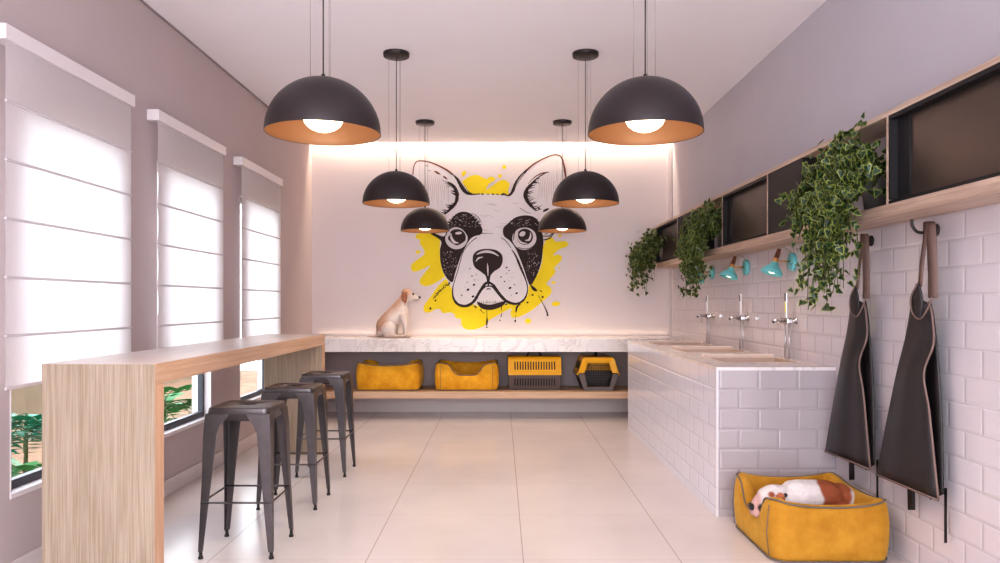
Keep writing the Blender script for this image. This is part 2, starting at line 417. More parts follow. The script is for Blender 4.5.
# ------------------------------------------------------------------ bar stools
def make_stool():
    t = thing('bar_stool', '', 'stool', group='metal bar stools beside the oak counter')
    S, T, FH = .157, .766, .19     # half seat, height, half foot spread
    def rsq(h, r, z, n=5):
        out = []
        for cx, cy, a0 in ((1, 1, 0), (-1, 1, 90), (-1, -1, 180), (1, -1, 270)):
            for k in range(n):
                a = math.radians(a0 + 90 * k / (n - 1))
                out.append(Vector((cx * (h - r) + r * math.cos(a), cy * (h - r) + r * math.sin(a), z)))
        return out
    mb = MB()
    mb.loft([rsq(.02, .015, T - .003), rsq(.125, .03, T - .003), rsq(.138, .035, T - .001), rsq(.151, .03, T), rsq(.1525, .03, T - .0003), rsq(S - .0005, .03, T - .003), rsq(S + .0005, .03, T - .007), rsq(S + .001, .03, T - .01), rsq(S + .008, .035, T - .066), rsq(S + .004, .035, T - .066), rsq(S - .004, .033, T - .012), rsq(.02, .015, T - .012)], closed=True)
    mb.build('seat', M['gun'], t)
    MB().box(-.045, .045, -.011, .011, T - .0034, T - .0022).build('hand_slot', M['dark'], t)
    for sx in (-1, 1):
        for sy in (-1, 1):
            mb = MB(); rings = []
            for z, c, w in ((T - .03, S + .0065, .12), (T - .045, S + .0085, .115), (T - .07, S + .0105, .098), (T - .09, S + .012, .082), (T - .13, S + .0145, .07), (.4, .177, .05), (.05, FH, .026), (.035, FH, .022)):
                th = .004
                prof = [(0, 0), (-w, 0), (-w, -th), (-w * .55, -th), (-th * 1.3, -th * 1.3), (-th, -w * .55), (-th, -w), (0, -w)]
                prof[0] = (-.004, -.004) if False else (0, 0)
                rings.append([Vector((sx * (c + a), sy * (c + b), z)) for a, b in prof])
            mb.loft(rings, caps=True, smooth=False)
            lg = mb.build('leg', M['gun'], t, bevel=.0025, seg=2)
            c = FH - .01
            MB().lathe([(0, 0), (.012, 0), (.0135, .008), (.0095, .014), (.008, .04), (0, .04)], 12, (sx * c, sy * c, 0)).build('foot', M['rubber'], lg)
    zs = .285; c = .178
    for d in range(4):
        a, b = [((-c, -c), (c, -c)), ((c, -c), (c, c)), ((c, c), (-c, c)), ((-c, c), (-c, -c))][d]
        z = zs
        MB().tube([(a[0], a[1], z), (b[0], b[1], z)], .0055, 8).build('stretcher', M['gun'], t)
    for (a, b) in (((-S + .01, -S + .01), (S - .01, S - .01)), ((S - .01, -S + .01), (-S + .01, S - .01))):
        MB().tube([(a[0], a[1], T - .062), (0, 0, T - .085), (b[0], b[1], T - .062)], .004, 6).build('cross_brace', M['gun'], t)
    return t
st = make_stool()
st.location = (-1.352, 3.955, 0); st['label'] = 'dark metal bar stool nearest the camera, beside the oak counter'
dup(st, (-1.352, 4.85, 0), label='dark metal bar stool in the middle of the row of three')
dup(st, (-1.352, 5.73, 0), label='dark metal bar stool farthest back, near the end of the oak counter')

# ------------------------------------------------------------------ pendant lamps
def make_pendant():
    t = thing('pendant_lamp', '', 'lamp', group='black dome pendant lamps in two rows')
    # origin at ceiling
    zt, zr, r = 2.31 - ZC, 2.064 - ZC, .255
    MB().lathe([(0, 0), (.1, 0), (.1, -.004), (.098, -.028), (.094, -.03), (0, -.03)], 40).build('canopy', M['blackmetal'], t)
    n = 16; prof = []
    for k in range(n + 1):
        a = PI / 2 * k / n
        prof.append((r * math.sin(a), zr + (zt - zr) * math.cos(a)))
    inner = [(max(0, p[0] - .004), p[1] - .004 * (1 - k / n)) for k, p in enumerate(prof)]
    MB().lathe(prof + [(r, zr - .002), (r - .003, zr - .002)], 64).build('shade', M['blackmetal'], t, normals=True)
    MB().lathe(inner + [(r - .0035, zr - .0005)], 64).build('shade_lining', M['copper_in'], t)
    MB().lathe([(0, zr + .006), (.03, zr + .009), (.055, zr + .019), (.076, zr + .036), (.09, zr + .062), (.094, zr + .09), (.088, zr + .12), (.07, zr + .145), (.035, zr + .163), (0, zr + .168)], 40).build('globe', M['bulb'], t)
    MB().lathe([(.02, zr + .16), (.022, zt - .006)], 16).build('lamp_holder', M['blackmetal'], t)
    MB().lathe([(0, zt + .018), (.008, zt + .018), (.011, zt - .002)], 16).build('cord_grip', M['blackmetal'], t)
    MB().tube([(0, 0, -.028), (0, 0, zt + .01)], .003, 8).build('cord', M['cord'], t)
    for k in range(3):
        a = math.radians(70 + 120 * k)
        x, y = .056 * math.cos(a), .056 * math.sin(a)
        zz = zr + (zt - zr) * math.sqrt(1 - (.056 / r) ** 2)
        MB().tube([(x, y, -.028), (x, y, zz)], .0011, 6).build('suspension_wire', M['wire'], t)
    return t
pd = make_pendant()
spots = [(-.795, 3.31, 'large in view black dome pendant nearest the camera, row above the bar stools'),
         (-.80, 5.655, 'black dome pendant, middle of the row on the bar stool side'),
         (-.80, 7.79, 'black dome pendant farthest back on the bar stool side, by the mural left ear'),
         (.645, 3.31, 'large in view black dome pendant nearest the camera, row on the wash counter side'),
         (.645, 5.655, 'black dome pendant, middle of the row on the wash counter side'),
         (.645, 7.79, 'black dome pendant farthest back on the wash counter side, by the mural right ear')]
for i, (x, y, lb) in enumerate(spots):
    o = pd if i == 0 else dup(pd, (x, y, ZC))
    o.location = (x, y, ZC); o['label'] = lb
    L = bpy.data.lights.new('pendant_bulb_light', 'SPOT'); L.energy = 30; L.color = (1, .78, .55); L.spot_size = math.radians(125); L.spot_blend = .7; L.shadow_soft_size = .07
    lo = bpy.data.objects.new('pendant_bulb_light', L); COL.objects.link(lo); lo.location = (x, y, 2.03)

# ------------------------------------------------------------------ back bench
t = thing('marble_counter', 'thick white marble wall counter under the mural', 'counter', (-.1, 8.58, .757))
MB().box(XL + .001, XR - .007, 8.28, YB - .001, .757, .907).build('countertop', M['marble'], t, world=True, bevel=.003)
t = thing('wall_shelf', 'low oak shelf holding pet beds and carriers below the marble counter', 'shelf', (-.1, 8.58, .235))
MB().box(XL + .001, XR - .007, 8.28, YB - .004, .235, .31).build('shelf_board', M['oak_x'], t, world=True, bevel=.002)
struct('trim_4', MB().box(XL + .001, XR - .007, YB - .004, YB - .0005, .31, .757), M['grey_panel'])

# ------------------------------------------------------------------ pet beds
def make_bed(vel):
    t = thing('pet_bed', '', 'pet bed', group='mustard velvet pet beds')
    W, D, r, th = .33, .30, .085, .085
    path = []
    for cx, cy, a0 in ((1, -1, -90), (1, 1, 0), (-1, 1, 90), (-1, -1, 180)):
        for k in range(7):
            a = math.radians(a0 + 90 * k / 6)
            path.append((cx * (W - r) + r * math.cos(a), cy * (D - r) + r * math.sin(a), math.cos(a), math.sin(a)))
        nx = {(-90): (1, 0), 0: (0, 1), 90: (-1, 0), 180: (0, -1)}[a0]
        m = 16 if a0 == 180 else 8
        lx = path[-1]
        nxt = {(-90): (W, D - r), 0: (-(W - r), D), 90: (-W, -(D - r)), 180: (W - r, -D)}[a0]
        for k in range(1, m):
            u = k / m
            path.append((lx[0] + (nxt[0] - lx[0]) * u, lx[1] + (nxt[1] - lx[1]) * u, nx[0], nx[1]))
    rings = []; pipe = []; low = []
    for (x, y, nx, ny) in path:
        h = .295 + .012 * (abs(x / W) ** 4 * abs(y / D) ** 4) * 2
        if y > D - .02 or abs(x) > W - .02: h -= .02 * math.cos(PI / 2 * min(1, abs(x / W if y > D - .02 else y / D)))
        if y < -D + .03:
            e = abs(x) / .185
            s = 1 / (1 + math.exp((e - .82) * 11)); h -= .125 * s
        def P(off, z): return Vector((x + nx * off, y + ny * off, z))
        cs = [(-.012, 0), (.0, .012), (.012, h * .3), (.016, h * .6), (.006, h * .9), (-.004, h), (-.025, h + .012), (-th * .6, h + .006), (-th + .008, h - .02), (-th - .006, h * .6), (-th, .06), (-th + .02, .02)]
        rings.append([P(a, b) for a, b in cs]); pipe.append(P(-.004, h + .003)); low.append(P(.001, .008))
    MB().loft(rings, closed=True).build('bolster_wall', vel, t, subsurf=1)
    MB().tube(pipe + [pipe[0]], .0048, 6, caps=False).build('piping', M['piping'], t)
    MB().tube(low + [low[0]], .004, 6, caps=False).build('piping', M['piping'], t)
    mb = MB()
    rr = []
    for s_, z in ((.98, .012), (1.0, .05), (.97, .1), (.85, .125), (.4, .13), (.02, .13)):
        rr.append([Vector(((x - nx * .08) * s_, (y - ny * .08) * s_, z)) for (x, y, nx, ny) in path])
    mb.loft(rr, caps=True)
    mb.build('cushion', vel, t)
    for sx in (-1, 1):
        MB().tube([(sx * (W - .055), -D - .004, .02), (sx * (W - .055), -D - .016, .14), (sx * (W - .055), -D - .004, .28)], .0022, 6).build('seam', M['piping'], t)
    return t
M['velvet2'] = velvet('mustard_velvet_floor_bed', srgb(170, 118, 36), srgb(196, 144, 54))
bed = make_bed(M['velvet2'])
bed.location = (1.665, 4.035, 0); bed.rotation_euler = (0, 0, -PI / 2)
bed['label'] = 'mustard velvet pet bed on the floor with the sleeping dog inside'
bed2 = make_bed(M['velvet'])
bed2['label'] = 'mustard velvet pet bed on the low shelf, high unbroken side facing out'
bed2.location = (-1.285, 8.62, .31); bed2.rotation_euler = (0, 0, PI); bed2.scale = (1.07, .82, 1.02)
dup(bed2, (-.39, 8.62, .31), 0, 'mustard velvet pet bed on the low shelf with its scooped entrance facing out', scale=(1.07, .82, 1.02))

# ------------------------------------------------------------------ pet carriers
def make_carrier():
    t = thing('pet_carrier', '', 'pet carrier', group='yellow and grey pet carriers')
    L = .29     # half length along y, door at -y
    def sec(y, z, w, r=.03):
        return [Vector((-w, y, z)), Vector((w, y, z))]
    mb = MB()   # lower shell, open front frame
    def shell(mb, prof, y0, y1, th=.008):
        # prof: open polyline (x,z) ; thick sheet extruded along y
        a = [Vector((x, y0, z)) for x, z in prof]; b = [Vector((x, y1, z)) for x, z in prof]
        mb.grid([a, b], smooth=False)
    lowp = [(-.23, .19), (-.225, .17), (-.17, .012), (-.16, .002), (.16, .002), (.17, .012), (.225, .17), (.23, .19)]
    uppp = [(-.245, .175), (-.24, .195), (-.232, .2), (-.185, .35), (-.165, .372), (.165, .372), (.185, .35), (.232, .2), (.24, .195), (.245, .175)]
    shell(mb, lowp, -L, L)
    a = mb
    mb.poly([Vector((x, L, z)) for x, z in lowp])
    # front frame of the lower half around the door
    inn = [(-.165, .19), (-.13, .045), (.13, .045), (.165, .19)]
    out = [(-.23, .19), (-.165, .004), (.165, .004), (.23, .19)]
    for k in range(3):
        mb.poly([Vector((out[k][0], -L, out[k][1])), Vector((out[k + 1][0], -L, out[k + 1][1])), Vector((inn[k + 1][0], -L, inn[k + 1][1])), Vector((inn[k][0], -L, inn[k][1]))])
    mb.build('lower_shell', M['gplastic'], t, solid=.01, bevel=.002)
    mb = MB(); shell(mb, uppp, -L - .012, L + .012)
    mb.poly([Vector((x, L, z)) for x, z in uppp])
    inn = [(-.165, .2), (-.125, .315), (.125, .315), (.165, .2)]
    out = [(-.238, .2), (-.178, .368), (.178, .368), (.238, .2)]
    for k in range(3):
        mb.poly([Vector((out[k][0], -L - .006, out[k][1])), Vector((out[k + 1][0], -L - .006, out[k + 1][1])), Vector((inn[k + 1][0], -L + .004, inn[k + 1][1])), Vector((inn[k][0], -L + .004, inn[k][1]))])
    mb.build('upper_shell', M['yplastic'], t, solid=.01, bevel=.002)
    mb = MB()
    for k in range(11):
        x = -.14 + .028 * k; mb.tube([(x, -L + .012, .05), (x, -L + .012, .3 if abs(x) < .12 else .22)], .0022, 5)
    for k in range(9):
        z = .06 + .028 * k; w = .14 + (z - .05) * .1 if z < .2 else .15 - (z - .2) * .25; mb.tube([(-w, -L + .012, z), (w, -L + .012, z)], .0022, 5)
    mb.build('door', M['dark'], t)
    MB().tube([(0, -.085, .375), (0, -.055, .43), (0, .055, .43), (0, .085, .375)], .009, 8).build('handle', M['dark'], t)
    # vent slots following both sloping sides
    for s in (-1, 1):
        mb = MB(); mg = MB()
        for k in range(16):
            y = -.225 + .03 * k
            def on(z, p0, p1): u = (z - p0[1]) / (p1[1] - p0[1]); return p0[0] + (p1[0] - p0[0]) * u
            for m_, (za, zb), p0, p1 in ((mb, (.235, .325), (.232, .2), (.185, .35)), (mg, (.05, .135), (.17, .012), (.225, .17))):
                xa, xb = on(za, p0, p1) + .0065, on(zb, p0, p1) + .0065
                m_.poly([Vector((s * xa, y - .007, za)), Vector((s * xa, y + .007, za)), Vector((s * xb, y + .007, zb)), Vector((s * xb, y - .007, zb))])
        mb.build('upper_vent', M['dark'], t); mg.build('lower_vent', M['dark'], t)
    return t
ca = make_carrier()
ca.location = (1.105, 8.62, .311); ca.scale = (.97, .8, 1)
ca['label'] = 'yellow and grey plastic pet carrier showing its grille door'
dup(ca, (.385, 8.62, .311), PI / 2 + .0, 'yellow and grey plastic pet carrier lying side on, slotted vents showing', scale=(.9, 1, 1))

# ------------------------------------------------------------------ wash island
IX0, IX1, IY0, IY1, IZ = 1.317, 2.045, 4.52, 7.68, .913
t = thing('wash_island', 'white metro tiled grooming wash counter with three basins', 'counter', (1.7, 6.1, 0))
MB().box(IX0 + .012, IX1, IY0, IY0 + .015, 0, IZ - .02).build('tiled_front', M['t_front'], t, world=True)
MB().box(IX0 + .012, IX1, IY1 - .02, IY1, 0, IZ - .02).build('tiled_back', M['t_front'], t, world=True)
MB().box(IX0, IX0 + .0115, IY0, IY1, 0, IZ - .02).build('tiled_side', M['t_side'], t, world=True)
MB().box(IX0 - .002, IX0 + .006, IY0 - .003, IY0 - .0002, 0, IZ).build('corner_trim', M['white'], t, world=True)
M['basin_rim'] = mat('beige_basin_rim', srgb(232, 214, 204), .35)
BAS = [(4.90, 5.36), (5.89, 6.32), (6.93, 7.34)]
bx0, bx1 = 1.47, 1.99
mb = MB(); cuts = [IY0 - .004] + [v for b in BAS for v in b] + [IY1]
for a, b in zip(cuts[::2], cuts[1::2]): mb.box(IX0 - .004, IX1, a, b, IZ - .02, IZ)
for a, b in BAS: mb.box(IX0 - .004, bx0, a, b, IZ - .02, IZ).box(bx1, IX1, a, b, IZ - .02, IZ)
mb.build('worktop', M['marble'], t, world=True)
for a, b in BAS:
    e = .012
    mb = MB()
    mb.box(bx0, bx0 + e, a, b, .55, IZ - .002).box(bx1 - e, bx1, a, b, .55, IZ - .002).box(bx0 + e, bx1 - e, a, a + e, .55, IZ - .002).box(bx0 + e, bx1 - e, b - e, b, .55, IZ - .002).box(bx0, bx1, a, b, .54, .55)
    mb.build('basin', M['basin'] if 'basin' in M else M.setdefault('basin', mat('beige_basin', srgb(206, 182, 168), .4)), t, world=True)
    MB().box(bx0, bx1 - .012, b, b + .06, IZ + .0005, IZ + .02).build('basin_rim', M['basin_rim'], t, world=True, bevel=.003)

# ------------------------------------------------------------------ shower mixers + sconces on the tiled wall
def make_mixer():
    t = thing('shower_mixer', '', 'tap', group='wall shower mixers over the basins')
    # origin on wall at the mixer, x- into the room
    mb = MB().box(-.075, -.035, -.075, .075, -.018, .018)
    mb.build('mixer_body', M['chrome'], t, bevel=.006)
    for y in (-.05, .05): MB().lathe([(0, 0), (.022, 0), (.022, .006), (.012, .01), (.012, .045)], 16, (0, y, 0), Matrix.Rotation(-PI / 2, 4, 'Y')).build('wall_flange', M['chrome'], t)
    MB().tube([(-.07, -.03, .0), (-.13, -.03, .004), (-.165, -.03, .0)], [.011, .009, .008], 10).build('spout', M['chrome'], t)
    MB().tube([(-.155, -.03, .002), (-.155, -.03, -.014)], .008, 8).build('nozzle', M['blackmetal'], t)
    MB().tube([(-.1, .03, -.012), (-.1, .03, -.06)], .003, 6).build('lever', M['chrome'], t)
    MB().box(-.062, -.05, -.02, .02, .02, .2).build('slide_bar', M['steel'], t, bevel=.004)
    MB().box(-.064, -.0615, -.016, -.002, .06, .13).build('sticker', M['sticker'], t)
    MB().box(-.066, -.0615, -.016, .0, .14, .195).build('bar_clip', M['dark'], t, bevel=.001)
    for y in (-.045, .03): MB().tube([(-.05, y, -.015), (-.05, y, -.264)], .0065, 8).build('pipe', M['steel'], t)
    return t
mx = make_mixer()
mx.location = (XR - .007, 5.17, 1.18); mx['label'] = 'chrome wall shower mixer over the basin nearest the camera, yellow sticker on bar'
mx2 = dup(mx, (XR - .007, 6.15, 1.18), label='chrome wall shower mixer over the middle basin')
mx3 = dup(mx, (XR - .007, 7.15, 1.18), label='chrome wall shower mixer over the basin farthest back')
for m_ in (mx2, mx3):
    for c in list(m_.children):
        if c.name.startswith('sticker'): bpy.data.objects.remove(c)

def make_sconce():
    t = thing('wall_sconce', '', 'wall lamp', group='turquoise wall sconces below the oak shelf')
    RY = Matrix.Rotation(-PI / 2, 4, 'Y')
    MB().lathe([(0, 0), (.062, 0), (.064, .006), (.062, .02), (.055, .026), (0, .028)], 32, (0, 0, 0), RY).build('wall_plate', M['teal'], t)
    MB().tube([(-.02, 0, .003), (-.125, 0, .003)], .0065, 10).build('arm', M['brass'], t)
    ax = Vector((.32, 0, 1)).normalized(); Q = Vector((0, 0, 1)).rotation_difference(ax).to_matrix().to_4x4()
    c = Vector((-.13, 0, .0))
    MB().lathe([(0, .098), (.011, .096), (.014, .08), (.018, .028), (.0, .026)], 20, c, Q).build('neck', M['walnut'], t)
    MB().lathe([(.0175, .03), (.019, .012), (.022, .0), (.019, -.001)], 20, c, Q).build('collar', M['brass'], t)
    sh = MB().lathe([(.02, .004), (.024, -.012), (.034, -.026), (.055, -.045), (.07, -.064), (.077, -.088), (.074, -.088), (.067, -.064), (.052, -.048), (.03, -.03), (0, -.02)], 36, c, Q).build('shade', M['teal'], t)
    MB().lathe([(0, -.085), (.02, -.08), (.028, -.062), (.018, -.04), (0, -.034)], 20, c, Q).build('bulb', M['bulb2'], t)
    MB().tube([(-.012, 0, .055), (-.03, 0, .085), (-.07, 0, .105), (-.1, 0, .098)], .0018, 6).build('flex', M['wire'], t)
    return t
M['bulb2'] = glow('sconce_bulb_glow', (1.0, .8, .55, 1), 3)
sn = make_sconce()
for i, (y, z, lb) in enumerate(((5.174, 1.592, 'turquoise wall sconce with wood neck, nearest the camera and the aprons'), (6.15, 1.6, 'turquoise wall sconce with wood neck, middle one over the wash counter'), (7.15, 1.6, 'turquoise wall sconce farthest back, partly behind the hanging ivy'))):
    o = sn if i == 0 else dup(sn, (XR - .007, y, z))
    o.location = (XR - .007, y, z); o['label'] = lb
    L = bpy.data.lights.new('sconce_light', 'SPOT'); L.energy = 3.0; L.color = (1, .72, .48); L.spot_size = math.radians(110); L.spot_blend = .6; L.shadow_soft_size = .03
    lo = bpy.data.objects.new('sconce_light', L); COL.objects.link(lo); lo.location = (XR - .17, y, z - .1); lo.rotation_euler = (0, math.radians(8), 0)

# ------------------------------------------------------------------ shelf cabinet on right wall
CX = 1.83; ZB0, ZB1, ZT0, ZT1 = 1.715, 1.773, 2.19, 2.216
t = thing('wall_cabinet', 'long oak framed wall cabinet with dark sliding doors and open niches', 'cabinet', (1.94, 5, ZB0))
XW = XR - .0062
MB().box(CX, XW, .9, 8.78, ZB0, ZB1).build('bottom_board', M['oak_r'], t, world=True, bevel=.002)
MB().box(CX, XW, .9, 8.78, ZT0, ZT1).build('top_board', M['oak_r'], t, world=True, bevel=.002)
for y in (.92, 3.51, 5.09, 6.13, 7.69, 8.76):
    MB().box(CX + .002, XW, y - .009, y + .009, ZB1, ZT0).build('divider', M['oak_r'], t, world=True)
for y0, y1 in ((4.5, 5.08), (7.1, 7.68)):
    mb = MB().box(CX + .003, XW, y0, y0 + .012, ZB1, ZT0).box(CX + .003, CX + .013, y0 + .012, y1, ZB1, ZT0)
    mb.build('black_box', M['cabblack'], t, world=True)
for y0, y1 in ((.93, 3.5), (5.1, 6.12), (7.7, 8.75)):
    MB().box(CX + .05, CX + .06, y0, y1 - .0, ZB1 + .02, ZT0 - .02).build('sliding_door', M['cabdoor'], t, world=True, bevel=.001)
    mb = MB().box(CX + .003, CX + .075, y0, y1, ZB1, ZB1 + .015).box(CX + .003, CX + .075, y0, y1, ZT0 - .02, ZT0).box(CX + .003, CX + .075, y1 - .014, y1, ZB1 + .02, ZT0 - .02).box(CX + .02, CX + .075, y0, y0 + .014, ZB1 + .02, ZT0 - .02)
    mb.build('door_track', M['cabblack'], t, world=True)
    if y0 > 1: MB().box(CX + .04, CX + .05, y1 - .1, y1 - .014, ZB1 + .02, ZT0 - .02).build('door_stile', M['cabblack'], t, world=True)
    else: MB().box(CX + .04, CX + .05, y1 - .11, y1 - .014, ZB1 + .02, ZT0 - .02).build('door_stile', M['cabblack'], t, world=True)

# ------------------------------------------------------------------ trailing ivy plants
def leaf(mb, c, q, s):
    out = [(0, -.1), (.38, -.25), (.55, .05), (.38, .3), (.28, .55), (0, 1.0), (-.28, .55), (-.38, .3), (-.55, .05), (-.38, -.25)]
    def P(x, y, k=1.0, lift=0.0):
        return c + q @ Vector((x * s * k, (y * k + (1 - k) * .25) * s, (-.25 * abs(x) * k + lift) * s))
    mb.mi = 1
    o = [P(x, y) for x, y in out]; inn = [P(x, y, .74, .02) for x, y in out]
    vo = [mb.bm.verts.new(p) for p in o]; vi = [mb.bm.verts.new(p) for p in inn]
    n = len(out)
    for k in range(n):
        f = mb.bm.faces.new((vo[k], vo[(k + 1) % n], vi[(k + 1) % n], vi[k])); f.material_index = 1
    f = mb.bm.faces.new(vi); f.material_index = 0

def make_ivy(cx, cy, hx, hy, ztop, zbot, n, label, seed, pot, size=.034, lob=1.0):
    rr = random.Random(seed)
    t = thing('trailing_ivy', label, 'plant', (pot[0], pot[1], ZB1), group='trailing ivy plants on the wall cabinet')
    r = .085 if pot[0] > 1.9 else .075
    MB().lathe([(0, .002), (r * .72, .002), (r, .17), (r + .006, .172), (r + .006, .19), (r - .006, .19), (r - .01, .165), (0, .165)], 28).build('pot', M['potmetal'], t)
    MB().lathe([(0, .172), (r - .009, .168)], 20).build('soil', M['soil'], t)
    ms = MB(); ml = MB(); o = Vector((pot[0], pot[1], ZB1))
    nst = max(10, n // 32)
    for k in range(nst):
        a = (k + rr.random()) / nst
        ey = cy + hy * (2 * a - 1) * .92
        ex = cx + hx * (rr.random() * 1.5 - 1.0)
        env = 1 - abs(2 * a - 1) ** 2 * .55
        end = ztop - (ztop - zbot) * env * (.45 + .55 * rr.random() ** .7)
        p0 = Vector((pot[0] + rr.uniform(-.04, .02), pot[1] + rr.uniform(-.05, .05), ZB1 + .17))
        p1 = Vector(((pot[0] + ex) / 2 - .02, (pot[1] * .4 + ey * .6), ZB1 + .2 + .13 * rr.random()))
        p2 = Vector((min(ex, CX - .02), ey, ZB1 + .1 + .05 * rr.random()))
        p3 = Vector((min(ex, CX - .02) + rr.uniform(-.03, .03), ey * .85 + cy * .15 + rr.uniform(-.03, .03), (p2.z + end) / 2))
        p4 = Vector((p3.x + rr.uniform(-.03, .03), p3.y * .9 + cy * .1 + rr.uniform(-.04, .04), end))
        pts = [Vector(v) for v in cr([tuple(p) for p in (p0, p1, p2, p3, p4)], 5)]
        ms.tube([p - o for p in pts], .0022, 5)
        nl = int(n / nst)
        for j in range(nl):
            u = (j + rr.random()) / nl * (len(pts) - 1.01); i = int(u)
            c = pts[i].lerp(pts[i + 1], u - i)
            sp = .035 if i > 8 else .055
            c = c + Vector((rr.gauss(0, sp) * .8 - .012, rr.gauss(0, sp), rr.gauss(0, sp * .7)))
            if c.x > CX - .012 and c.z < ZB1 + .02: c.x = CX - .015 - rr.random() * .04
            if c.z > ZT0 - .03 and c.x > CX - .02: c.x = CX - .03 - rr.random() * .05
            if c.x > XW - .05: c.x = XW - .05
            if c.y > YB - .05: c.y = YB - .06
            e = Euler((math.radians(90) + rr.gauss(0, .55) + PI, rr.gauss(0, .5), -PI / 3 + rr.gauss(0, .8)))
            leaf(ml, c - o, e.to_matrix(), size * rr.uniform(.65, 1.25))
    # a few sprigs standing above the top board
    for k in range(5):
        y = pot[1] + rr.uniform(-.22, .18)
        pts = [(pot[0] - .05, pot[1], ZB1 + .2), (CX - .03, (pot[1] + y) / 2, ZB1 + .36), (CX - .045, y, ztop - .03 + rr.uniform(-.02, .06))]
        pts = cr(pts, 5); ms.tube([Vector(p) - o for p in pts], .0018, 5)
        for j in range(4):
            c = Vector(pts[-1 - j // 2]) + Vector((rr.uniform(-.03, .0), rr.gauss(0, .025), rr.gauss(0, .012)))
            e = Euler((math.radians(60) + rr.gauss(0, .5), rr.gauss(0, .5), rr.uniform(-2, 0)))
            leaf(ml, c - o, e.to_matrix(), size * rr.uniform(.8, 1.3))
    ml.build('foliage', [M['leaf_d'], M['leaf_l']], t, normals=False)
    ms.build('stems', M['stem'], t)
    return t
make_ivy(1.73, 3.86, .11, .28, 2.17, 1.24, 2300, 'largest trailing ivy, nearest the camera, hanging over the aprons', 3, (1.935, 3.8), .036)
make_ivy(1.71, 6.5, .11, .30, 2.15, 1.33, 1700, 'trailing ivy hanging from the middle niche, before a sconce', 5, (1.94, 6.4), .037)
make_ivy(1.66, 8.52, .13, .2, 2.12, 1.38, 1100, 'small trailing ivy farthest back, by the mural wall corner', 8, (1.93, 8.66), .038)
t = thing('ceramic_planter', 'pale square ceramic planter in the niche behind the nearest ivy', 'planter', (1.975, 3.575, ZB1))
MB().lathe([(0, .001), (.04, .001), (.05, .3), (.046, .3), (.042, .28), (0, .28)], 4, (0, 0, 0)).build('planter_body', M['pot'], t)

# ------------------------------------------------------------------ aprons and hooks
def unp(px, py, X):
    d = F * X / (px - 501); return Vector((X, d, H + (303 - py) * d / F))
def interp(tab, t):
    for (a, pa), (b, pb) in zip(tab, tab[1:]):
        if t <= b: u = (t - a) / (b - a); return pa[0] + (pb[0] - pa[0]) * u, pa[1] + (pb[1] - pa[1]) * u
    return tab[-1][1]
def make_apron(label):
    o0 = Vector((2.0, 3.48, 1.64))
    t = thing('hanging_apron', label, 'apron', tuple(o0), group='charcoal aprons hanging on wall hooks')
    Lp = cr([(916, 284), (912, 300), (909, 318), (905, 340), (897, 372), (887, 420), (876.5, 474.6)], 5)
    Rp = cr([(921, 306), (930, 304), (933.5, 322), (934, 345), (924.5, 374), (930, 412), (939, 500.4)], 5)
    Rp[0] = (919, 300)
    rows = []; edge = []; ledge = []
    for k, (a, b) in enumerate(zip(Lp, Rp)):
        v = k / (len(Lp) - 1); row = []
        for j in range(11):
            u = j / 10
            X = 1.965 - .035 * math.sin(PI * u) * (.4 + .6 * v) + .012 * math.sin(u * 9 + v * 3) * v - .02 * u * math.exp(-((v - .66) / .12) ** 2)
            row.append(unp(a[0] + (b[0] - a[0]) * u, a[1] + (b[1] - a[1]) * u, X) - o0)
        rows.append(row); edge.append(row[-1] + Vector((-.003, 0, 0))); ledge.append(row[0])
    MB().grid(rows).build('front_flap', M['leather'], t, solid=.004)
    # folded half behind, turned to the wall
    Lb = cr([(922, 308), (925, 340), (922, 374), (924, 420), (930, 500)], 6)
    Rb = cr([(931, 300), (936, 330), (940, 374), (943, 430), (944, 494)], 6)
    rows2 = [[unp(a[0] + (b[0] - a[0]) * j / 6, a[1] + (b[1] - a[1]) * j / 6, 1.995 + .012 * math.sin(j)) - o0 for j in range(7)] for a, b in zip(Lb, Rb)]
    MB().grid(rows2).build('back_flap', M['leather'], t, solid=.004)
    MB().tube(edge, .0055, 6).build('edge_binding', M['strap'], t)
    MB().tube([p + Vector((-.002, 0, 0)) for p in rows[-1]], .0055, 6).build('hem_binding', M['strap'], t)
    # little bib collar turned forward
    A = cr([(918, 283), (911, 296), (912, 312), (918, 318)], 5); B = cr([(920, 285), (923, 296), (923, 308), (921, 318)], 5)
    MB().grid([[unp(a[0] + (b[0] - a[0]) * j / 4, a[1] + (b[1] - a[1]) * j / 4, 1.945 - .01 * math.sin(PI * j / 4)) - o0 for j in range(5)] for a, b in zip(A, B)]).build('bib_fold', M['leather'], t, solid=.003)
    MB().tube([unp(x, y, 1.937) - o0 for x, y in cr([(918, 283), (911, 297), (912, 312), (920, 319), (929, 306), (932, 297)], 6)], .0045, 6).build('neck_binding', M['strap'], t)
    # straps: a wide loop band and the thinner far side
    def band(pts, w, name, m='strap'):
        MB().grid([[unp(x - w / 2, y, X) - o0, unp(x + w / 2, y, X) - o0] for x, y, X in pts]).build(name, M[m], t, solid=.003)
    band([(930, 221.5, 1.975), (931, 225, 1.96), (932, 250, 1.96), (933, 275, 1.955), (933, 298, 1.95)], 9.5, 'neck_strap')
    band([(925.5, 222, 1.99), (925, 240, 1.985), (922, 262, 1.975), (920, 287, 1.95)], 4, 'neck_strap')
    band([(911, 482, 1.99), (911.5, 510, 1.99)], 7, 'waist_tie', 'cabblack')
    band([(945.6, 488, 2.02), (945.6, 543, 2.02)], 2.4, 'waist_tie', 'cabblack')
    return t
ap = make_apron('charcoal apron with brown binding, hanging nearest the camera')
dup(ap, (2.0, 3.48 + .61, 1.64), label='charcoal apron with brown binding, hanging between the ivy and the other apron')
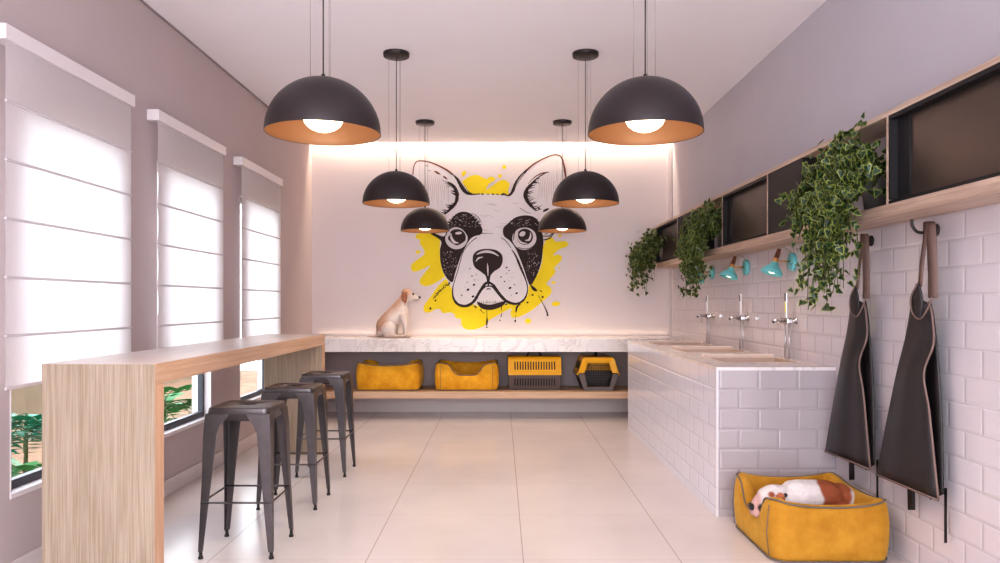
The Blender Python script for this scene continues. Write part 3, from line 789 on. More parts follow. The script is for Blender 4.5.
def make_hook():
    t = thing('wall_hook', '', 'hook', (XR - .006, 3.48, 1.648), group='black hooks under the cabinet')
    MB().lathe([(0, 0), (.03, 0), (.03, .008), (.02, .014), (0, .015)], 24, (0, 0, 0), Matrix.Rotation(-PI / 2, 4, 'Y')).build('rose', M['blackmetal'], t)
    MB().tube(cr([(-.01, 0, 0), (-.05, 0, -.012), (-.09, 0, -.008), (-.112, 0, .02), (-.115, 0, .05)], 5), .0075, 8).build('arm', M['blackmetal'], t)
    return t
hk = make_hook(); hk['label'] = 'black wall hook carrying the nearest apron'
dup(hk, (XR - .006, 4.09, 1.648), label='black wall hook carrying the apron beside the ivy')

# ------------------------------------------------------------------ mural
MU = thing('wall_mural', 'painted bulldog head mural with yellow brush splashes on the back wall', 'mural', (0, YB, 2.0))
def wpt(x, y, d): return Vector(((x - 501) * .012, -d, H + (303 - y) * .012 - 2.0))
LV = {'splash': .0016, 'face': .0045, 'ink': .0065, 'light': .0085, 'ink2': .0105, 'light2': .0125}
BUF = {}
def buf(k):
    if k not in BUF: BUF[k] = [MB(), 0]
    BUF[k][1] += 1
    return BUF[k][0], LV[k.split(':')[0]] + BUF[k][1] * 1.2e-6
def blob(k, pts, n=5, raw=False):
    mb, d = buf(k)
    P = pts if raw else cr(pts, n, True)
    V = [mb.bm.verts.new(wpt(x, y, d)) for x, y in P]
    for tr in tessellate_polygon([[Vector((x, y, 0)) for x, y in P]]):
        try: mb.bm.faces.new([V[i] for i in tr])
        except ValueError: pass
def ell(k, cx, cy, rx, ry, rot=0, n=24):
    c, s = math.cos(rot), math.sin(rot)
    blob(k, [(cx + rx * math.cos(a) * c - ry * math.sin(a) * s, cy + rx * math.cos(a) * s + ry * math.sin(a) * c) for a in [2 * PI * i / n for i in range(n)]], raw=True)
def stroke(k, pts, n=6, jit=0):
    mb, d = buf(k)
    P = cr(pts, n) if len(pts) > 2 else [tuple(a + (b - a) * i / 4 for a, b in zip(*pts)) for i in range(5)]
    Lf, Rt = [], []
    for i, (x, y, w) in enumerate(P):
        a = P[max(i - 1, 0)]; b = P[min(i + 1, len(P) - 1)]
        tx, ty = b[0] - a[0], b[1] - a[1]; L = math.hypot(tx, ty) or 1
        w = max(.15, w) * (1 + jit * R.uniform(-1, 1))
        nx, ny = -ty / L * w / 2, tx / L * w / 2
        Lf.append(wpt(x + nx, y + ny, d)); Rt.append(wpt(x - nx, y - ny, d))
    mb.grid([Lf, Rt], smooth=False)
# yellow splashes
blob('splash', [(462, 182), (466, 178.5), (471, 176), (477, 175), (482, 177), (487, 179), (490, 176.5), (495, 178), (494, 181), (489, 184), (486, 190), (492, 186), (500, 180.5), (506, 180.5), (509.5, 184), (508, 190), (505, 197), (465, 197), (461, 188)])
ell('splash', 463.8, 173.6, 1.8, 3.2, .5); ell('splash', 500, 176, 1.6, 2.2, .6); ell('splash', 504.2, 167, 2.1, 2)
blob('splash', [(416, 235), (421, 233), (429, 232), (440, 236), (448, 250), (452, 275), (446, 276), (437, 282), (428, 286), (422, 285), (419.5, 281), (423, 275), (430, 266), (424, 268.5), (418, 271), (413, 271.5), (411, 268), (412, 264), (419, 258.5), (424.5, 254), (423, 248), (420, 244), (420, 240), (416, 238)])
blob('splash', [(452, 276), (446, 279), (439, 285), (431, 296), (424.5, 305), (424, 311), (429, 312.6), (436, 309), (440, 309.5), (443, 313), (450, 312.5), (454, 314), (456, 318), (461, 319), (461.5, 325), (466, 329), (474, 329.5), (484, 326), (489, 320.5), (500, 314), (511, 308.5), (510.5, 314), (513, 317.5), (520, 316.5), (532, 310), (543, 301), (550.5, 294), (551, 288), (546.5, 284), (550, 279), (555.5, 272), (554, 268), (560, 262), (562, 257), (558, 254.5), (553, 255.5), (559, 249.5), (566, 247), (568.5, 243.5), (564, 241), (556, 241.5), (551, 237), (546, 240), (541, 250), (520, 280), (490, 300), (460, 296)])
ell('splash', 418, 252, 2.4, 1.7, -.4); ell('splash', 553.5, 282.5, 2.2, 1.3, -.2); ell('splash', 555.8, 303.8, 4.2, 2.4, -.1); ell('splash', 528, 321, 3.1, 2.6); ell('splash', 559.8, 235.5, 1.7, 1.4); ell('splash', 559, 268, 1, .9)
# head fill incl. ears
blob('face', [(413, 174), (413.5, 166), (416.5, 161.5), (424, 161), (436, 164.3), (447, 169.5), (456, 177), (463, 187), (470, 193.5), (488, 194), (506, 195.3), (512, 193), (515, 186), (522, 174), (533, 163.5), (545, 157.5), (555, 155), (561.5, 157.5), (564.5, 166), (567, 180), (566, 198), (557, 212), (545, 222), (543, 240), (542, 262), (536, 277), (529, 286), (527, 296), (518, 303.5), (508, 303), (498, 307), (489, 309), (479, 306), (470, 304), (462, 306), (454, 300), (451.5, 288), (443, 272), (440, 258), (440, 246), (441, 236), (445, 225), (446, 214), (432, 212), (420, 205), (414, 192)], 4)
# eye patches
blob('ink', [(447, 231), (449.4, 224), (452.6, 217.8), (458, 213), (464.3, 211.8), (471, 214), (477, 221), (482, 228), (481.4, 234), (474, 236.5), (469.6, 240), (465, 248), (461, 256), (457.5, 266), (455, 274), (452.6, 282), (448, 279.5), (443.3, 272), (440.4, 261), (440, 250), (441, 241), (431, 234), (432, 232), (443, 236.5)])
blob('ink', [(503.3, 228.4), (509.2, 222.5), (515.6, 217.5), (524, 215.5), (532.6, 216.5), (538, 221), (541, 229), (543.3, 240), (542.5, 253), (541, 263), (537, 275), (531, 285), (528, 281.6), (523.6, 268.3), (519.6, 257.7), (515.6, 248.7), (510, 241), (504, 236)])
# frayed fur edges of the patches
for cx, cy, a0, a1, rx, ry in ((464, 229, 180, 350, 17, 16), (525, 232, 190, 350, 19, 15.5)):
    for k in range(46):
        a = math.radians(a0 + (a1 - a0) * k / 45 + R.uniform(-2, 2)); c, s = math.cos(a), math.sin(a)
        r1 = R.uniform(1.0, 1.1)
        stroke('ink', [(cx + rx * .85 * c, cy + ry * .85 * s, 1.2), (cx + rx * r1 * c, cy + ry * r1 * s, .3)])
def inpatch(x, y):
    L = ((x - 464) / 15) ** 2 + ((y - 226) / 12) ** 2 < 1 and y < 227 or ((x - 449) / 7.5) ** 2 + ((y - 262) / 14) ** 2 < 1 and y > 251
    Q = ((x - 524) / 15) ** 2 + ((y - 227) / 9) ** 2 < 1 and y < 226 or ((x - 532) / 7) ** 2 + ((y - 262) / 14) ** 2 < 1 and y > 251
    return L or Q
c_ = 0
while c_ < 210:
    x, y = R.uniform(440, 545), R.uniform(212, 280)
    if inpatch(x, y):
        a = R.uniform(0, PI); l = R.uniform(.4, 1.5)
        stroke('light', [(x, y, R.uniform(.25, .6)), (x + l * math.cos(a), y + l * math.sin(a), .2)]); c_ += 1
# left eye
ell('light', 456.5, 238.2, 11.3, 11.2); ell('ink2', 457, 237.6, 8.9, 8.4); stroke('ink2', [(446, 236, .5), (448, 230, 1.6), (455, 226.6, 1), (463, 229, 1.6), (468, 236, 1.2), (468.5, 242, .5)])
stroke('light2', [(448.3, 240, .6), (451.5, 244, 2.2), (457, 246.2, 1.6), (463, 244, 2.4), (466, 240.5, .8)])
stroke('light2', [(451.2, 233.5, .5), (451.5, 238, 2.4), (454.5, 242.2, 2.4), (458.5, 243, .8)])
ell('light2', 458.6, 233.2, 3.4, 1.4, -.1); ell('light2', 449, 234.5, 1.2, 2.4, .6)
# right eye
ell('light', 524.6, 238.4, 12.4, 11.6); stroke('ink2', [(513.5, 240, .6), (515, 231, 1.3), (521, 227.2, 1.6), (529, 227.4, 1.6), (535.5, 232, 1.6), (537, 240, 1.4), (533, 246.5, 1), (526, 249, .7), (518, 247.5, .6)])
ell('ink2', 524.8, 236.8, 8.2, 8.0)
stroke('light2', [(518, 231, .6), (517.6, 238, 1.4), (521.5, 242.6, 1.6), (527, 243.6, .8)]); stroke('light2', [(525, 240.5, .5), (529, 239.8, 2.2), (530.6, 235.5, 1.6), (530, 232.5, .4)])
ell('light2', 522.4, 234, 3.2, 2.4, -.5)
# nose
blob('ink', [(473.3, 255), (477, 251), (482, 249.3), (487.5, 249), (493, 249.4), (497.5, 250.8), (502, 255), (502.6, 261.6), (500, 267.5), (494, 271.6), (490.6, 276), (489.6, 282), (488.4, 287), (487, 282), (485.6, 276), (480.6, 271.6), (475, 267.5), (472.8, 261.6)])
stroke('light', [(476.5, 254.5, .8), (482, 252.2, 2.2), (488, 251.7, 2.6), (493.5, 253, 2), (498.5, 256, .8)]); stroke('light', [(475.8, 261.5, .6), (478.5, 258.3, 1.7), (483, 257, .6)])
stroke('hil:l', [(487.4, 263, .3), (487.8, 269, 1.7), (488, 276, .5)]) if False else stroke('light', [(487.4, 263, .3), (487.8, 269, 1.5), (488, 276, .5)])
# muzzle lines
stroke('ink', [(488.3, 282, 2.4), (484.5, 284.5, 2.6), (479, 293, 2.6), (474.5, 300.5, 2.8), (469, 305, 2.6), (463, 306, 2.6), (457, 303.5, 2.6), (453.3, 297.5, 1.8), (452.6, 290, 1.2), (454, 283, .8), (458, 270, .7), (463, 253, .6), (470, 243, .6), (477, 237.5, .8)], jit=.12)
stroke('ink', [(488.3, 282, 2.4), (493.5, 285.5, 2.6), (500, 294.5, 2.8), (507, 301.5, 2.8), (516.6, 303.8, 2.4), (524, 299.5, 1.8), (527.4, 291, 1.1), (526.3, 281.6, 1.2), (521, 268.3, 2.2), (515.5, 255.5, 1.6), (511.5, 249.5, .6)], jit=.12)
stroke('ink', [(511, 248, .6), (506, 241, .7), (501, 237.8, .6)])
blob('ink', [(477, 302), (484, 304), (491, 304.5), (499, 302.5), (506, 301), (503, 305.5), (497, 308.5), (489, 310), (481, 308)])
stroke('ink', [(476, 300, .8), (480, 292.5, 1.2), (484.5, 287.3, 1.3), (488.6, 286, 1.3), (492.7, 287.3, 1.3), (497, 292.5, 1.2), (502.5, 299.5, .8)])
stroke('ink', [(486, 289.3, .4), (488.6, 288.8, 1.2), (491, 289.4, .4)])
for x in range(478, 503, 2): stroke('ink', [(x, 303.5, .8), (x + R.uniform(-.8, .8), 300.2 + R.uniform(0, 1.5), .2)])
for x, y, r in ((470, 268.6, .8), (472, 276, .9), (474.6, 280, .7), (467.3, 282.3, .7), (476.6, 274.6, .6), (474, 284.8, 1.4), (468, 289.7, 1.6), (461.7, 295.3, .9), (473, 296.5, 1.5), (469, 272, .4), (478, 280, .5), (465, 287, .4), (506.6, 267.6, 1.1), (506.6, 273.3, .7), (501, 277, .9), (509, 270.6, .8), (504.6, 281.5, .9), (510, 288, 1.5), (514.4, 284.6, .8), (516.6, 293.3, 1.3), (512, 277, .5), (509, 280.5, .4), (513.5, 273, .4), (511.5, 295.5, .5)):
    ell('ink', x, y, r, r * .7, -.5, 10)
# ears
stroke('ink:b', [(413, 175, 1.0), (413.8, 167, 1.0), (416.5, 162, 1.1), (422, 161, 1.2), (432, 163, 1.3), (446, 169.6, 1.7), (453, 175, 1.7)])
stroke('ink', [(453, 174.5, .8), (458, 180, 3), (462.5, 187, 5), (467, 192.5, 4.2), (473, 194.4, 1.4), (480, 194, 1)], jit=.1)
stroke('light', [(458, 177.5, .3), (464, 186, 1.0), (468, 192, .3)])
for a, b, w in ((481, 484, 1.4), (487, 489, .9), (492, 494, 1.5), (496, 499, .8), (501, 506, 2)): stroke('ink', [(a, 194 + .1 * (a - 481) * .6, w * .6), ((a + b) / 2, 194.2, w), (b, 194.8, w * .5)])
stroke('ink', [(505, 195, 1.2), (509, 195.4, 1.8), (512.3, 192, 2.6), (515, 185.5, 3.2), (520, 177.5, 3), (527, 169.8, 1.8)], jit=.1)
stroke('light', [(515.5, 187.5, .3), (519, 180, .8), (524, 173, .3)])
stroke('ink:b', [(526, 170.8, 2.0), (533, 164.8, 1.5), (541, 160, 1.3), (550, 156, 1.2), (556, 154.9, 1.3), (561, 157, 1.4), (563.5, 164, 1.8), (565.6, 176, 2.0), (566.4, 184, 1)])
# inner ears
stroke('ink:b', [(434, 171, .6), (437, 172.6, 2), (440.5, 174.6, .8)]); stroke('ink:b', [(443, 176, .6), (445, 177.6, 1.8), (447.5, 179.5, .6)]); stroke('ink:b', [(425.5, 166, .6), (428.5, 166, .6)]); stroke('ink:b', [(428, 170.5, .6), (430.5, 171, .5)])
cl = [(447.5, 182, 1), (451.5, 184.5, 2.6), (455.5, 189, 3.4), (457, 195, 3.8), (456.5, 201, 3.2), (453.5, 206, 2.8), (449, 210.5, 2.2), (445.5, 214, .8)]
stroke('ink', cl, jit=.15)
cpt = cr(cl, 6)
for k in range(34):
    x, y, w = cpt[R.randrange(4, len(cpt))]; l = R.uniform(3, 8)
    stroke('ink', [(x, y, 1.1), (x - l, y + l * R.uniform(-.6, .35), .25)])
cl = [(549, 172, .7), (543.5, 174, 1.1), (537, 178.5, 1.3), (531.5, 184, 2.2), (527, 189.5, 3.6), (525.5, 196, 4.2), (528, 202, 3.4), (532.5, 207.5, 2.4), (536, 211, .8)]
stroke('ink', cl, jit=.15)
stroke('ink:b', [(548, 172.3, .8), (541, 173.6, 1.2), (534, 177.8, .9), (528, 184, .5)])
cpt = cr(cl, 6)
for k in range(34):
    x, y, w = cpt[R.randrange(12, len(cpt))]; l = R.uniform(3, 8)
    stroke('ink', [(x, y, 1.1), (x + l, y - l * R.uniform(-.2, .6), .25)])
stroke('ink', [(543, 211.5, 1.4), (546, 210, 2.4), (549, 208.6, 1)]); ell('ink', 539, 208.5, 1.1, 1); stroke('ink', [(520, 208, .5), (526, 212, .5), (531, 213.5, .3)])
for k in range(16):
    x = 419 + k * 1.9; stroke('sketch:', [(x, 172 + abs(k - 6) + R.uniform(-2, 2), .2), (x + 1.5, 188, .45), (x + 2 + R.uniform(-1, 1), 204 + R.uniform(-4, 4), .2)]) if False else None
LV['sketch'] = .0052
for k in range(15):
    x = 419 + k * 2; stroke('sketch', [(x, 174 + abs(k - 6) + R.uniform(-2, 2), .2), (x + 1.5, 188, .6), (x + 2 + R.uniform(-1, 1), 203 + R.uniform(-5, 4), .2)])
    x = 538 + k * 1.8; stroke('sketch', [(x, 176 - k * .6 + R.uniform(-2, 2), .2), (x + 1.2, 188, .6), (x + .5 + R.uniform(-1, 1), 200 + R.uniform(-5, 4), .2)])
for k in range(14):
    x, y = R.uniform(475, 512), R.uniform(200, 236); stroke('sketch', [(x, y, .2), (x + 4, y + R.uniform(-1, 1), .5), (x + 8, y + R.uniform(-1.5, 1.5), .2)])
stroke('ink', [(472, 213, .4), (478, 217, .6), (481.5, 223, .4)]); stroke('ink', [(482, 233.6, .7), (488, 233.3, .4), (494, 233.8, .2)])
stroke('ink', [(542.5, 236, .8), (549, 236, .9), (553.5, 232, .8)]); stroke('ink', [(543.5, 240, 1), (549, 238.5, 1.2), (554.5, 232.5, .8)]); stroke('ink', [(545, 234, .8), (547.5, 234, .8)])
# drips and dry brush marks
stroke('ink', [(486.6, 309, .6), (487, 316, .5), (487, 321, 1.8), (486.6, 325.5, 1.2)]); ell('ink', 486.8, 327.2, .8, .8)
stroke('ink', [(501.6, 305, 1), (501.4, 311, .4)]); stroke('ink', [(501.6, 313, .6), (501, 317, .9)]); ell('ink', 500, 320.4, .6, .8)
stroke('ink', [(520.5, 304, .6), (517, 307, 2), (516, 312.5, 1.2)]); ell('ink', 515.2, 321, .9, 1.3); stroke('ink', [(515.8, 314, .3), (515.4, 319, .4)])
stroke('ink', [(530.5, 285, .8), (534, 289, 3.2), (537, 291, 1)]); stroke('ink', [(540, 290.5, 1), (542, 291.8, .8)]); stroke('ink', [(538, 295, .4), (542.5, 303, .6), (546.5, 311, 1.2), (547.8, 316, 1.8)]); ell('ink', 542.6, 297, 1, 1.1, .4); ell('ink', 532.5, 295, 1.2, .8); ell('ink', 527.5, 302.5, 1, .8)
stroke('ink', [(505, 304.5, 1), (507, 304, 2)])
for k in range(26):
    u = k / 25; x = 450.5 - 16 * u + R.uniform(-.8, .8); y = 282.5 + 15 * u ** 1.3 + R.uniform(-1.4, 1.4)
    stroke('ink', [(x, y, R.uniform(.6, 1.6)), (x - R.uniform(.8, 2), y + R.uniform(.4, 1.5), .4)])
ell('ink', 430.5, 308.4, 1, 1.1); ell('ink', 435.5, 300.5, .8, .9); stroke('ink', [(474, 305.8, 1), (476.5, 307.8, 1.6)]); stroke('ink', [(480, 309, .8), (482.5, 312, .6), (484.5, 313, .4)])
names = {'splash': ('paint_splash', 'yellow'), 'face': ('head_fill', 'face'), 'ink': ('ink_drawing', 'ink'), 'ink:b': ('glow_tinted_outline', 'ink_glow'), 'light': ('pale_mark', 'hilite'), 'ink2': ('eye_ink', 'ink'), 'light2': ('eye_highlight', 'hilite'), 'sketch': ('sketch_line', 'sketch')}
for k, (mb, _) in BUF.items():
    for f in mb.bm.faces:
        f.normal_update()
        if f.normal.y > 0: f.normal_flip()
    mb.build(names[k][0], M[names[k][1]], MU, normals=False)

# ------------------------------------------------------------------ dogs
def blob_mesh(name, shapes, voxel, colf, parent=None, smooth=8):
    """shapes: ('e', c, (rx,ry,rz), euler) ellipsoid or ('c', p0, r0, p1, r1) tapered capsule; fused to one skin"""
    bm = bmesh.new()
    for s in shapes:
        if s[0] == 'e':
            m4 = Matrix.Translation(s[1]) @ Euler(s[3] if len(s) > 3 else (0, 0, 0)).to_matrix().to_4x4() @ Matrix.Diagonal((*s[2], 1))
            bmesh.ops.create_icosphere(bm, subdivisions=3, radius=1, matrix=m4)
        else:
            _, p0, r0, p1, r1 = s; p0, p1 = Vector(p0), Vector(p1); n = 10
            for k in range(n + 1):
                u = k / n; bmesh.ops.create_icosphere(bm, subdivisions=2, radius=r0 + (r1 - r0) * u, matrix=Matrix.Translation(p0.lerp(p1, u)))
    me = bpy.data.meshes.new(name); bm.to_mesh(me); bm.free()
    tmp = bpy.data.objects.new('tmp', me); COL.objects.link(tmp)
    md = tmp.modifiers.new('r', 'REMESH'); md.mode = 'VOXEL'; md.voxel_size = voxel
    ms = tmp.modifiers.new('s', 'SMOOTH'); ms.factor = .6; ms.iterations = smooth
    dg = bpy.context.evaluated_depsgraph_get(); dg.update()
    out = bpy.data.meshes.new_from_object(tmp.evaluated_get(dg)); bpy.data.objects.remove(tmp)
    out.name = name
    ca_ = out.color_attributes.new('Col', 'FLOAT_COLOR', 'POINT')
    for i, v in enumerate(out.vertices): ca_.data[i].color = colf(v.co)
    for p in out.polygons: p.use_smooth = True
    out.materials.clear(); out.materials.append(M['dog'])
    o = bpy.data.objects.new(name, out); COL.objects.link(o)
    if parent: o.parent = parent
    return o
def lerpc(a, b, t): t = max(0, min(1, t)); return tuple(x + (y - x) * t for x, y in zip(a, b))
def sm(e0, e1, x): t = max(0, min(1, (x - e0) / (e1 - e0))); return t * t * (3 - 2 * t)

# sitting labrador pup, in profile facing +x; pixel traced
def DP(px, py, y=0): return Vector(((px - 393) / 87.6, y, (337.6 - py) / 87.6))
lab = thing('sitting_dog', 'cream labrador puppy with brown ears sitting on the marble counter', 'dog', ((393 - 501) / 87.6, 8.5, .9072))
S = []
def cap(a, ra, b, rb): S.append(('c', a, ra, b, rb))
cap(DP(385, 326), .115, DP(391, 318), .105); cap(DP(391, 318), .105, DP(398, 309), .088); cap(DP(398, 309), .088, DP(402, 302), .066); cap(DP(402, 302), .062, DP(405, 296), .056)
cap(DP(383, 330), .085, DP(380, 332), .06); cap(DP(401, 310), .078, DP(403, 319), .06)
for sy in (-1, 1):
    y = sy * .082
    S.append(('e', DP(389, 328.5, y), (.088, .062, .088)))                      # thigh
    cap(DP(393, 333, y * 1.2), .035, DP(386, 335.5, y * 1.2), .024)
    cap(DP(387, 335.4, y * 1.25), .024, DP(400, 335.6, y * 1.25), .021)
    S.append(('e', DP(401.5, 335.5, y * 1.25), (.04, .03, .022)))
    xx = 0 if sy < 0 else -2
    cap(DP(403, 316, y * .7), .046, DP(405.5 + xx, 325, y * .75), .030); cap(DP(405.5 + xx, 325, y * .75), .030, DP(405.5 + xx, 334, y * .75), .022)
    S.append(('e', DP(408.5 + xx, 335.6, y * .75), (.045, .028, .022)))
S.append(('e', DP(407, 293.6), (.062, .055, .056)))
S.append(('e', DP(405, 292), (.05, .05, .045)))
cap(DP(410, 296), .042, DP(416.3, 297.8), .031); cap(DP(410, 298.8), .03, DP(415.8, 299.8), .02)
cap(DP(380, 335), .03, DP(374, 336), .017); cap(DP(374, 336), .017, DP(366.5, 336.3), .009)
def labcol(c):
    px = c.x * 87.6 + 393; py = 337.6 - c.z * 87.6
    base = srgb(222, 210, 206); tan = srgb(190, 146, 120); dk = srgb(160, 112, 84)
    col = lerpc(base, tan, .75 * sm(-3.5, 1.0, -((px - 375) * .72 + (py - 332) * .9) + 3 * 0 + 2) if py < 330 and px < 402 else 0)
    back = (px - 377) * (297 - 330) - (py - 330) * (402 - 377)   # signed distance to the back line
    col = lerpc(base, tan, sm(-330, 30, back) * .8 if py < 331 else .1)
    q = math.hypot((px - 389) / 8.3, (py - 328.5) / 8.3)
    if px > 380 and py < 332: col = lerpc(col, dk, .45 * max(0, 1 - abs(q - 1) / .16))  # dark ring paints the shaded crease around the thigh into the fur
    col = lerpc(col, srgb(236, 228, 228), .6 * max(0, 1 - math.hypot((px - 393) / 9, (py - 318) / 12)))
    if py < 303: col = lerpc(col, tan, .35 * sm(299, 291, py))
    if py > 332.5: col = lerpc(col, dk, .4 * sm(332.5, 337, py))
    return col
blob_mesh('body', S, .0085, labcol, lab, 6)
for sy in (-1, 1):
    rows = []
    L = cr([(402.5, 292.5), (401.3, 296), (402, 300), (405.2, 302.8)], 4); Rr = cr([(407.2, 291.5), (407.4, 295.5), (407.3, 299.5), (406, 302.8)], 4)
    for k, (a, b) in enumerate(zip(L, Rr)):
        v = k / (len(L) - 1)
        rows.append([DP(a[0] + (b[0] - a[0]) * j / 4, a[1] + (b[1] - a[1]) * j / 4, sy * (.046 + .022 * math.sin(PI * v * .8) + .008 * math.sin(PI * j / 4))) for j in range(5)])
    MB().grid(rows).build('ear', mat('dog_ear_brown', srgb(146, 96, 74), .8, vary=.15, scale=30), lab, solid=.012, subsurf=1)
    MB().lathe([(0, -.013), (.009, -.009), (.013, 0), (.009, .009), (0, .013)], 12, DP(413, 293.8, sy * .033)).build('eye', M['nose'], lab)
MB().lathe([(0, -.016), (.014, -.01), (.018, 0), (.013, .011), (0, .015)], 14, DP(418.8, 297, 0)).build('nose', M['nose'], lab)
MB().tube([DP(418.6, 299.2, -.012), DP(415.5, 300, -.022), DP(412.5, 299.4, -.03)], .003, 6).build('mouth_line', M['nose'], lab)
for o in lab.children: pass

# sleeping bulldog in the floor bed: body along x, head hanging over the scooped side
bd = thing('sleeping_dog', 'white and tan bulldog asleep in the floor pet bed, head over the edge', 'dog', (1.66, 3.98, .15))
S = []
def W(x, y, z): return Vector((x - 1.66, y - 3.98, z - .15))
cap(W(1.60, 4.0, .245), .108, W(1.76, 4.03, .24), .104)
cap(W(1.76, 4.03, .235), .1, W(1.86, 4.05, .22), .08)
S.append(('e', W(1.86, 4.06, .225), (.085, .11, .09)))
S.append(('e', W(1.54, 3.99, .235), (.1, .105, .085)))
cap(W(1.52, 3.98, .25), .075, W(1.455, 3.96, .27), .066)
S.append(('e', W(1.425, 3.95, .268), (.062, .07, .055), (0, -.5, 0)))        # skull
cap(W(1.39, 3.95, .245), .045, W(1.358, 3.945, .215), .036)                     # muzzle
cap(W(1.385, 3.92, .228), .030, W(1.352, 3.915, .19), .021); cap(W(1.385, 3.975, .228), .030, W(1.352, 3.975, .19), .021)   # jowls
S.append(('e', W(1.348, 3.945, .187), (.022, .03, .016)))
for sy in (-1, 1):
    cap(W(1.56, 3.99 + sy * .09, .20), .036, W(1.47, 3.985 + sy * .12, .165), .024); S.append(('e', W(1.455, 3.985 + sy * .12, .16), (.03, .024, .018)))
    cap(W(1.82, 4.02 + sy * .09, .20), .045, W(1.74, 4.02 + sy * .12, .165), .027); S.append(('e', W(1.715, 4.02 + sy * .12, .16), (.035, .024, .018)))
def bdcol(c):
    x, y, z = c.x + 1.66, c.y + 3.98, c.z + .15
    wh = srgb(230, 222, 224); tan = srgb(160, 92, 64); dk = srgb(44, 32, 32); pk = srgb(190, 130, 118)
    w = .008 * math.sin(y * 70) + .006 * math.sin(z * 90)
    col = lerpc(wh, tan, sm(1.69, 1.71, x + w) * (1 - sm(1.845, 1.865, x + w - (z - .2) * .45)))
    p = (Vector((x, y, z)) - Vector((1.425, 3.905, .288))).length; col = lerpc(tan, col, sm(.018, .026, p))
    if x < 1.40:
        col = lerpc(col, pk, sm(1.385, 1.365, x) * .7)
        p = (Vector((x, y, z)) - Vector((1.378, 3.905, .222))).length; col = lerpc(dk, col, sm(.018, .03, p))
    return col
blob_mesh('body', S, .0065, bdcol, bd, 5)
for y, rx in ((3.893, -1), (4.0, 1)):
    rows = []
    for k in range(6):
        v = k / 5; w = .028 * math.sin(PI * (.18 + .82 * v) ** .9) + .004
        rows.append([W(1.452 + .034 * v + w * (j / 4 - .5) * 1.2, y + rx * (.006 + .012 * math.sin(PI * v)), .302 - .045 * v + w * (j / 4 - .5)) for j in range(5)])
    MB().grid(rows).build('ear', mat('dog_ear_tan', srgb(178, 108, 78), .8, vary=.15, scale=30), bd, solid=.008, subsurf=1)
Mn = Matrix.Diagonal((.9, 2.0, 1.5, 1))
MB().lathe([(0, -.014), (.012, -.01), (.016, 0), (.012, .01), (0, .014)], 14, W(1.333, 3.942, .222), Mn).build('nose', M['nose'], bd)
MB().tube([W(1.338, 3.925, .212), W(1.345, 3.912, .196), W(1.362, 3.902, .192)], .0035, 6).build('mouth_line', M['nose'], bd)
MB().tube([W(1.40, 3.898, .262), W(1.409, 3.892, .257), W(1.418, 3.893, .262)], .003, 6).build('closed_eye', M['nose'], bd)
MB().tube([W(1.40, 4.0, .262), W(1.409, 4.007, .257), W(1.418, 4.004, .262)], .003, 6).build('closed_eye', M['nose'], bd)
MB().lathe([(0, -.003), (.008, -.002), (.011, 0), (.008, .002), (0, .003)], 14, W(1.498, 3.896, .293), Matrix.Rotation(1.3, 4, 'X')).build('fur_spot', M['nose'], bd)

# ------------------------------------------------------------------ garden outside
struct('exterior_ground', MB().box(-9, -2.43, 0, 16, -.25, -.15), M['g_ground'])
struct('exterior_wall', MB().box(-6.1, -6, 0, 16, -.15, 1.1), M['g_wall'])
def make_frond_plant(loc, label, mt, n, size, seed, fan=True, h=.4):
    rr = random.Random(seed); t = thing('garden_plant', label, 'plant', loc, group='plants in the garden outside the windows')
    ml = MB(); ms = MB()
    ms.tube([(0, 0, 0), (.01, .0, h * .5), (0, .02, h)], [.02, .014, .01], 8)
    for k in range(n):
        a = rr.uniform(0, 2 * PI); el = rr.uniform(-.2, .9); L = size * rr.uniform(.7, 1.1)
        base = Vector((0, 0, h * rr.uniform(.6, 1)))
        d = Vector((math.cos(a) * math.cos(el), math.sin(a) * math.cos(el), math.sin(el)))
        side = d.cross(Vector((0, 0, 1))).normalized()
        pts = [base + d * L * u + Vector((0, 0, -.5 * L * u * u)) for u in (0, .25, .5, .75, 1)]
        ms.tube(pts, .004, 5)
        for i in range(9):
            u = .15 + .85 * i / 8; p = base + d * L * u + Vector((0, 0, -.5 * L * u * u))
            for s in (-1, 1):
                l = L * .32 * math.sin(PI * (.15 + .8 * (1 - u)) ) + .03
                q = p + side * s * l + d * l * .5 + Vector((0, 0, -.2 * l)); m = (p + q) / 2; w = d * l * .13
                ml.poly([p, m + w, q, m - w])
    ml.build('fronds', mt, t, normals=False); ms.build('stems', M['stem'], t)
    return t
make_frond_plant((-3.7, 5.75, -.15), 'dark teal palm outside the window nearest the camera', M['g_leaf2'], 22, .45, 1, h=.6)
make_frond_plant((-2.95, 4.6, -.15), 'pale green fern low outside the window nearest the camera', M['g_leaf'], 16, .3, 2, h=.42)
make_frond_plant((-3.3, 7.25, -.15), 'pale green fern seen under the bar counter through the second window', M['g_leaf'], 20, .5, 4, h=.5)
struct('exterior_column', MB().box(-3.3, -3.1, 8.35, 8.6, -.15, 2.6), M['white'])

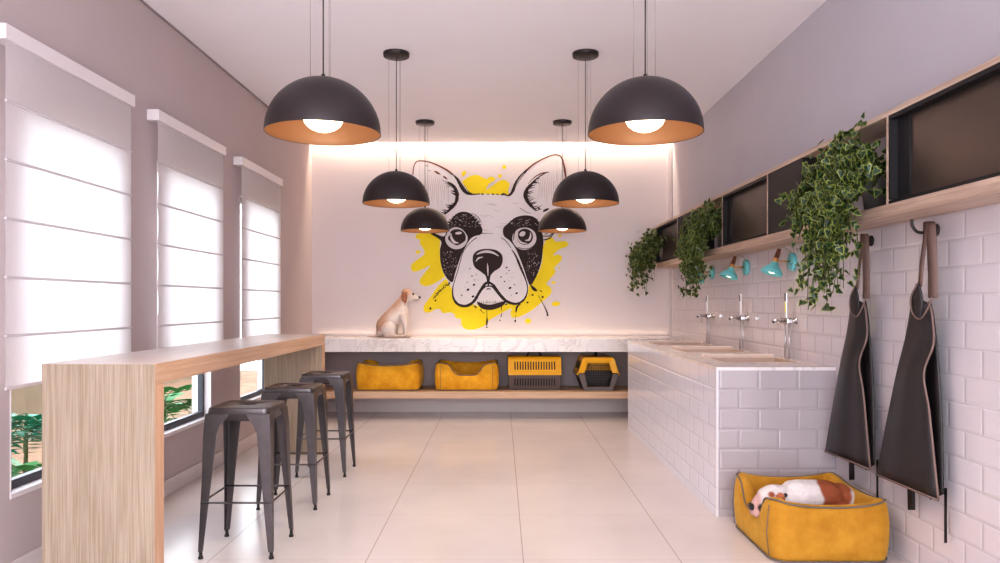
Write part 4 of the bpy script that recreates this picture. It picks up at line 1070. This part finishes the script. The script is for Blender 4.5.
# ------------------------------------------------------------------ light
def area(name, loc, rot, sx, sy, e, col, portal=False, spread=180):
    L = bpy.data.lights.new(name, 'AREA'); L.shape = 'RECTANGLE'; L.size = sx; L.size_y = sy; L.energy = e; L.color = col; L.spread = math.radians(spread)
    o = bpy.data.objects.new(name, L); COL.objects.link(o); o.location = loc; o.rotation_euler = rot
    return o
area('cove_strip_light', (-.1, 8.84, ZC + .12), (0, 0, 0), 4.2, .05, 44, (1, .8, .58))
area('counter_strip_light', (-.1, YB - .03, .93), (PI, 0, 0), 4.2, .02, .8, (1, .75, .5))
area('rear_fill_light', (-.1, -2.3, 1.6), (PI / 2, 0, 0), 3.4, 2.2, 135, (.94, .96, 1))  # added fill behind the camera to brighten the interior
area('overhead_fill_light', (-.1, -1.0, 3.1), (0, 0, 0), 3.0, 1.6, 45, (1, .95, .95))  # added overhead fill behind the camera, stands for no known fitting
w = bpy.data.worlds.new('daylight'); sc.world = w; w.use_nodes = True
nt = w.node_tree; bg = nt.nodes['Background']
gd = nt.nodes.new('ShaderNodeTexSky'); gd.sky_type = 'HOSEK_WILKIE' if False else 'PREETHAM'
gd.sun_direction = (.5, .3, .8); gd.turbidity = 6
mxn = nt.nodes.new('ShaderNodeMix'); mxn.data_type = 'RGBA'; mxn.inputs[0].default_value = .92
nt.links.new(gd.outputs[0], mxn.inputs[6]); mxn.inputs[7].default_value = (.86, .93, 1.0, 1)
nt.links.new(mxn.outputs[2], bg.inputs[0]); bg.inputs[1].default_value = 5

# ------------------------------------------------------------------ camera
cam = bpy.data.cameras.new('camera'); co = bpy.data.objects.new('camera', cam); COL.objects.link(co)
co.location = (0, 0, H); co.rotation_euler = (PI / 2, 0, 0)
cam.sensor_width = 36; cam.lens = F / 1000 * 36; cam.shift_x = -.001; cam.shift_y = .0215; cam.clip_end = 100
sc.camera = co
sc.view_settings.view_transform = 'Standard'; sc.view_settings.look = 'Medium High Contrast'; sc.view_settings.exposure = .0; sc.view_settings.gamma = 1
sc.cycles.use_denoising = True; sc.cycles.max_bounces = 8; sc.cycles.diffuse_bounces = 5; sc.cycles.transparent_max_bounces = 8; sc.cycles.caustics_reflective = False; sc.cycles.caustics_refractive = False; sc.cycles.sample_clamp_indirect = 8
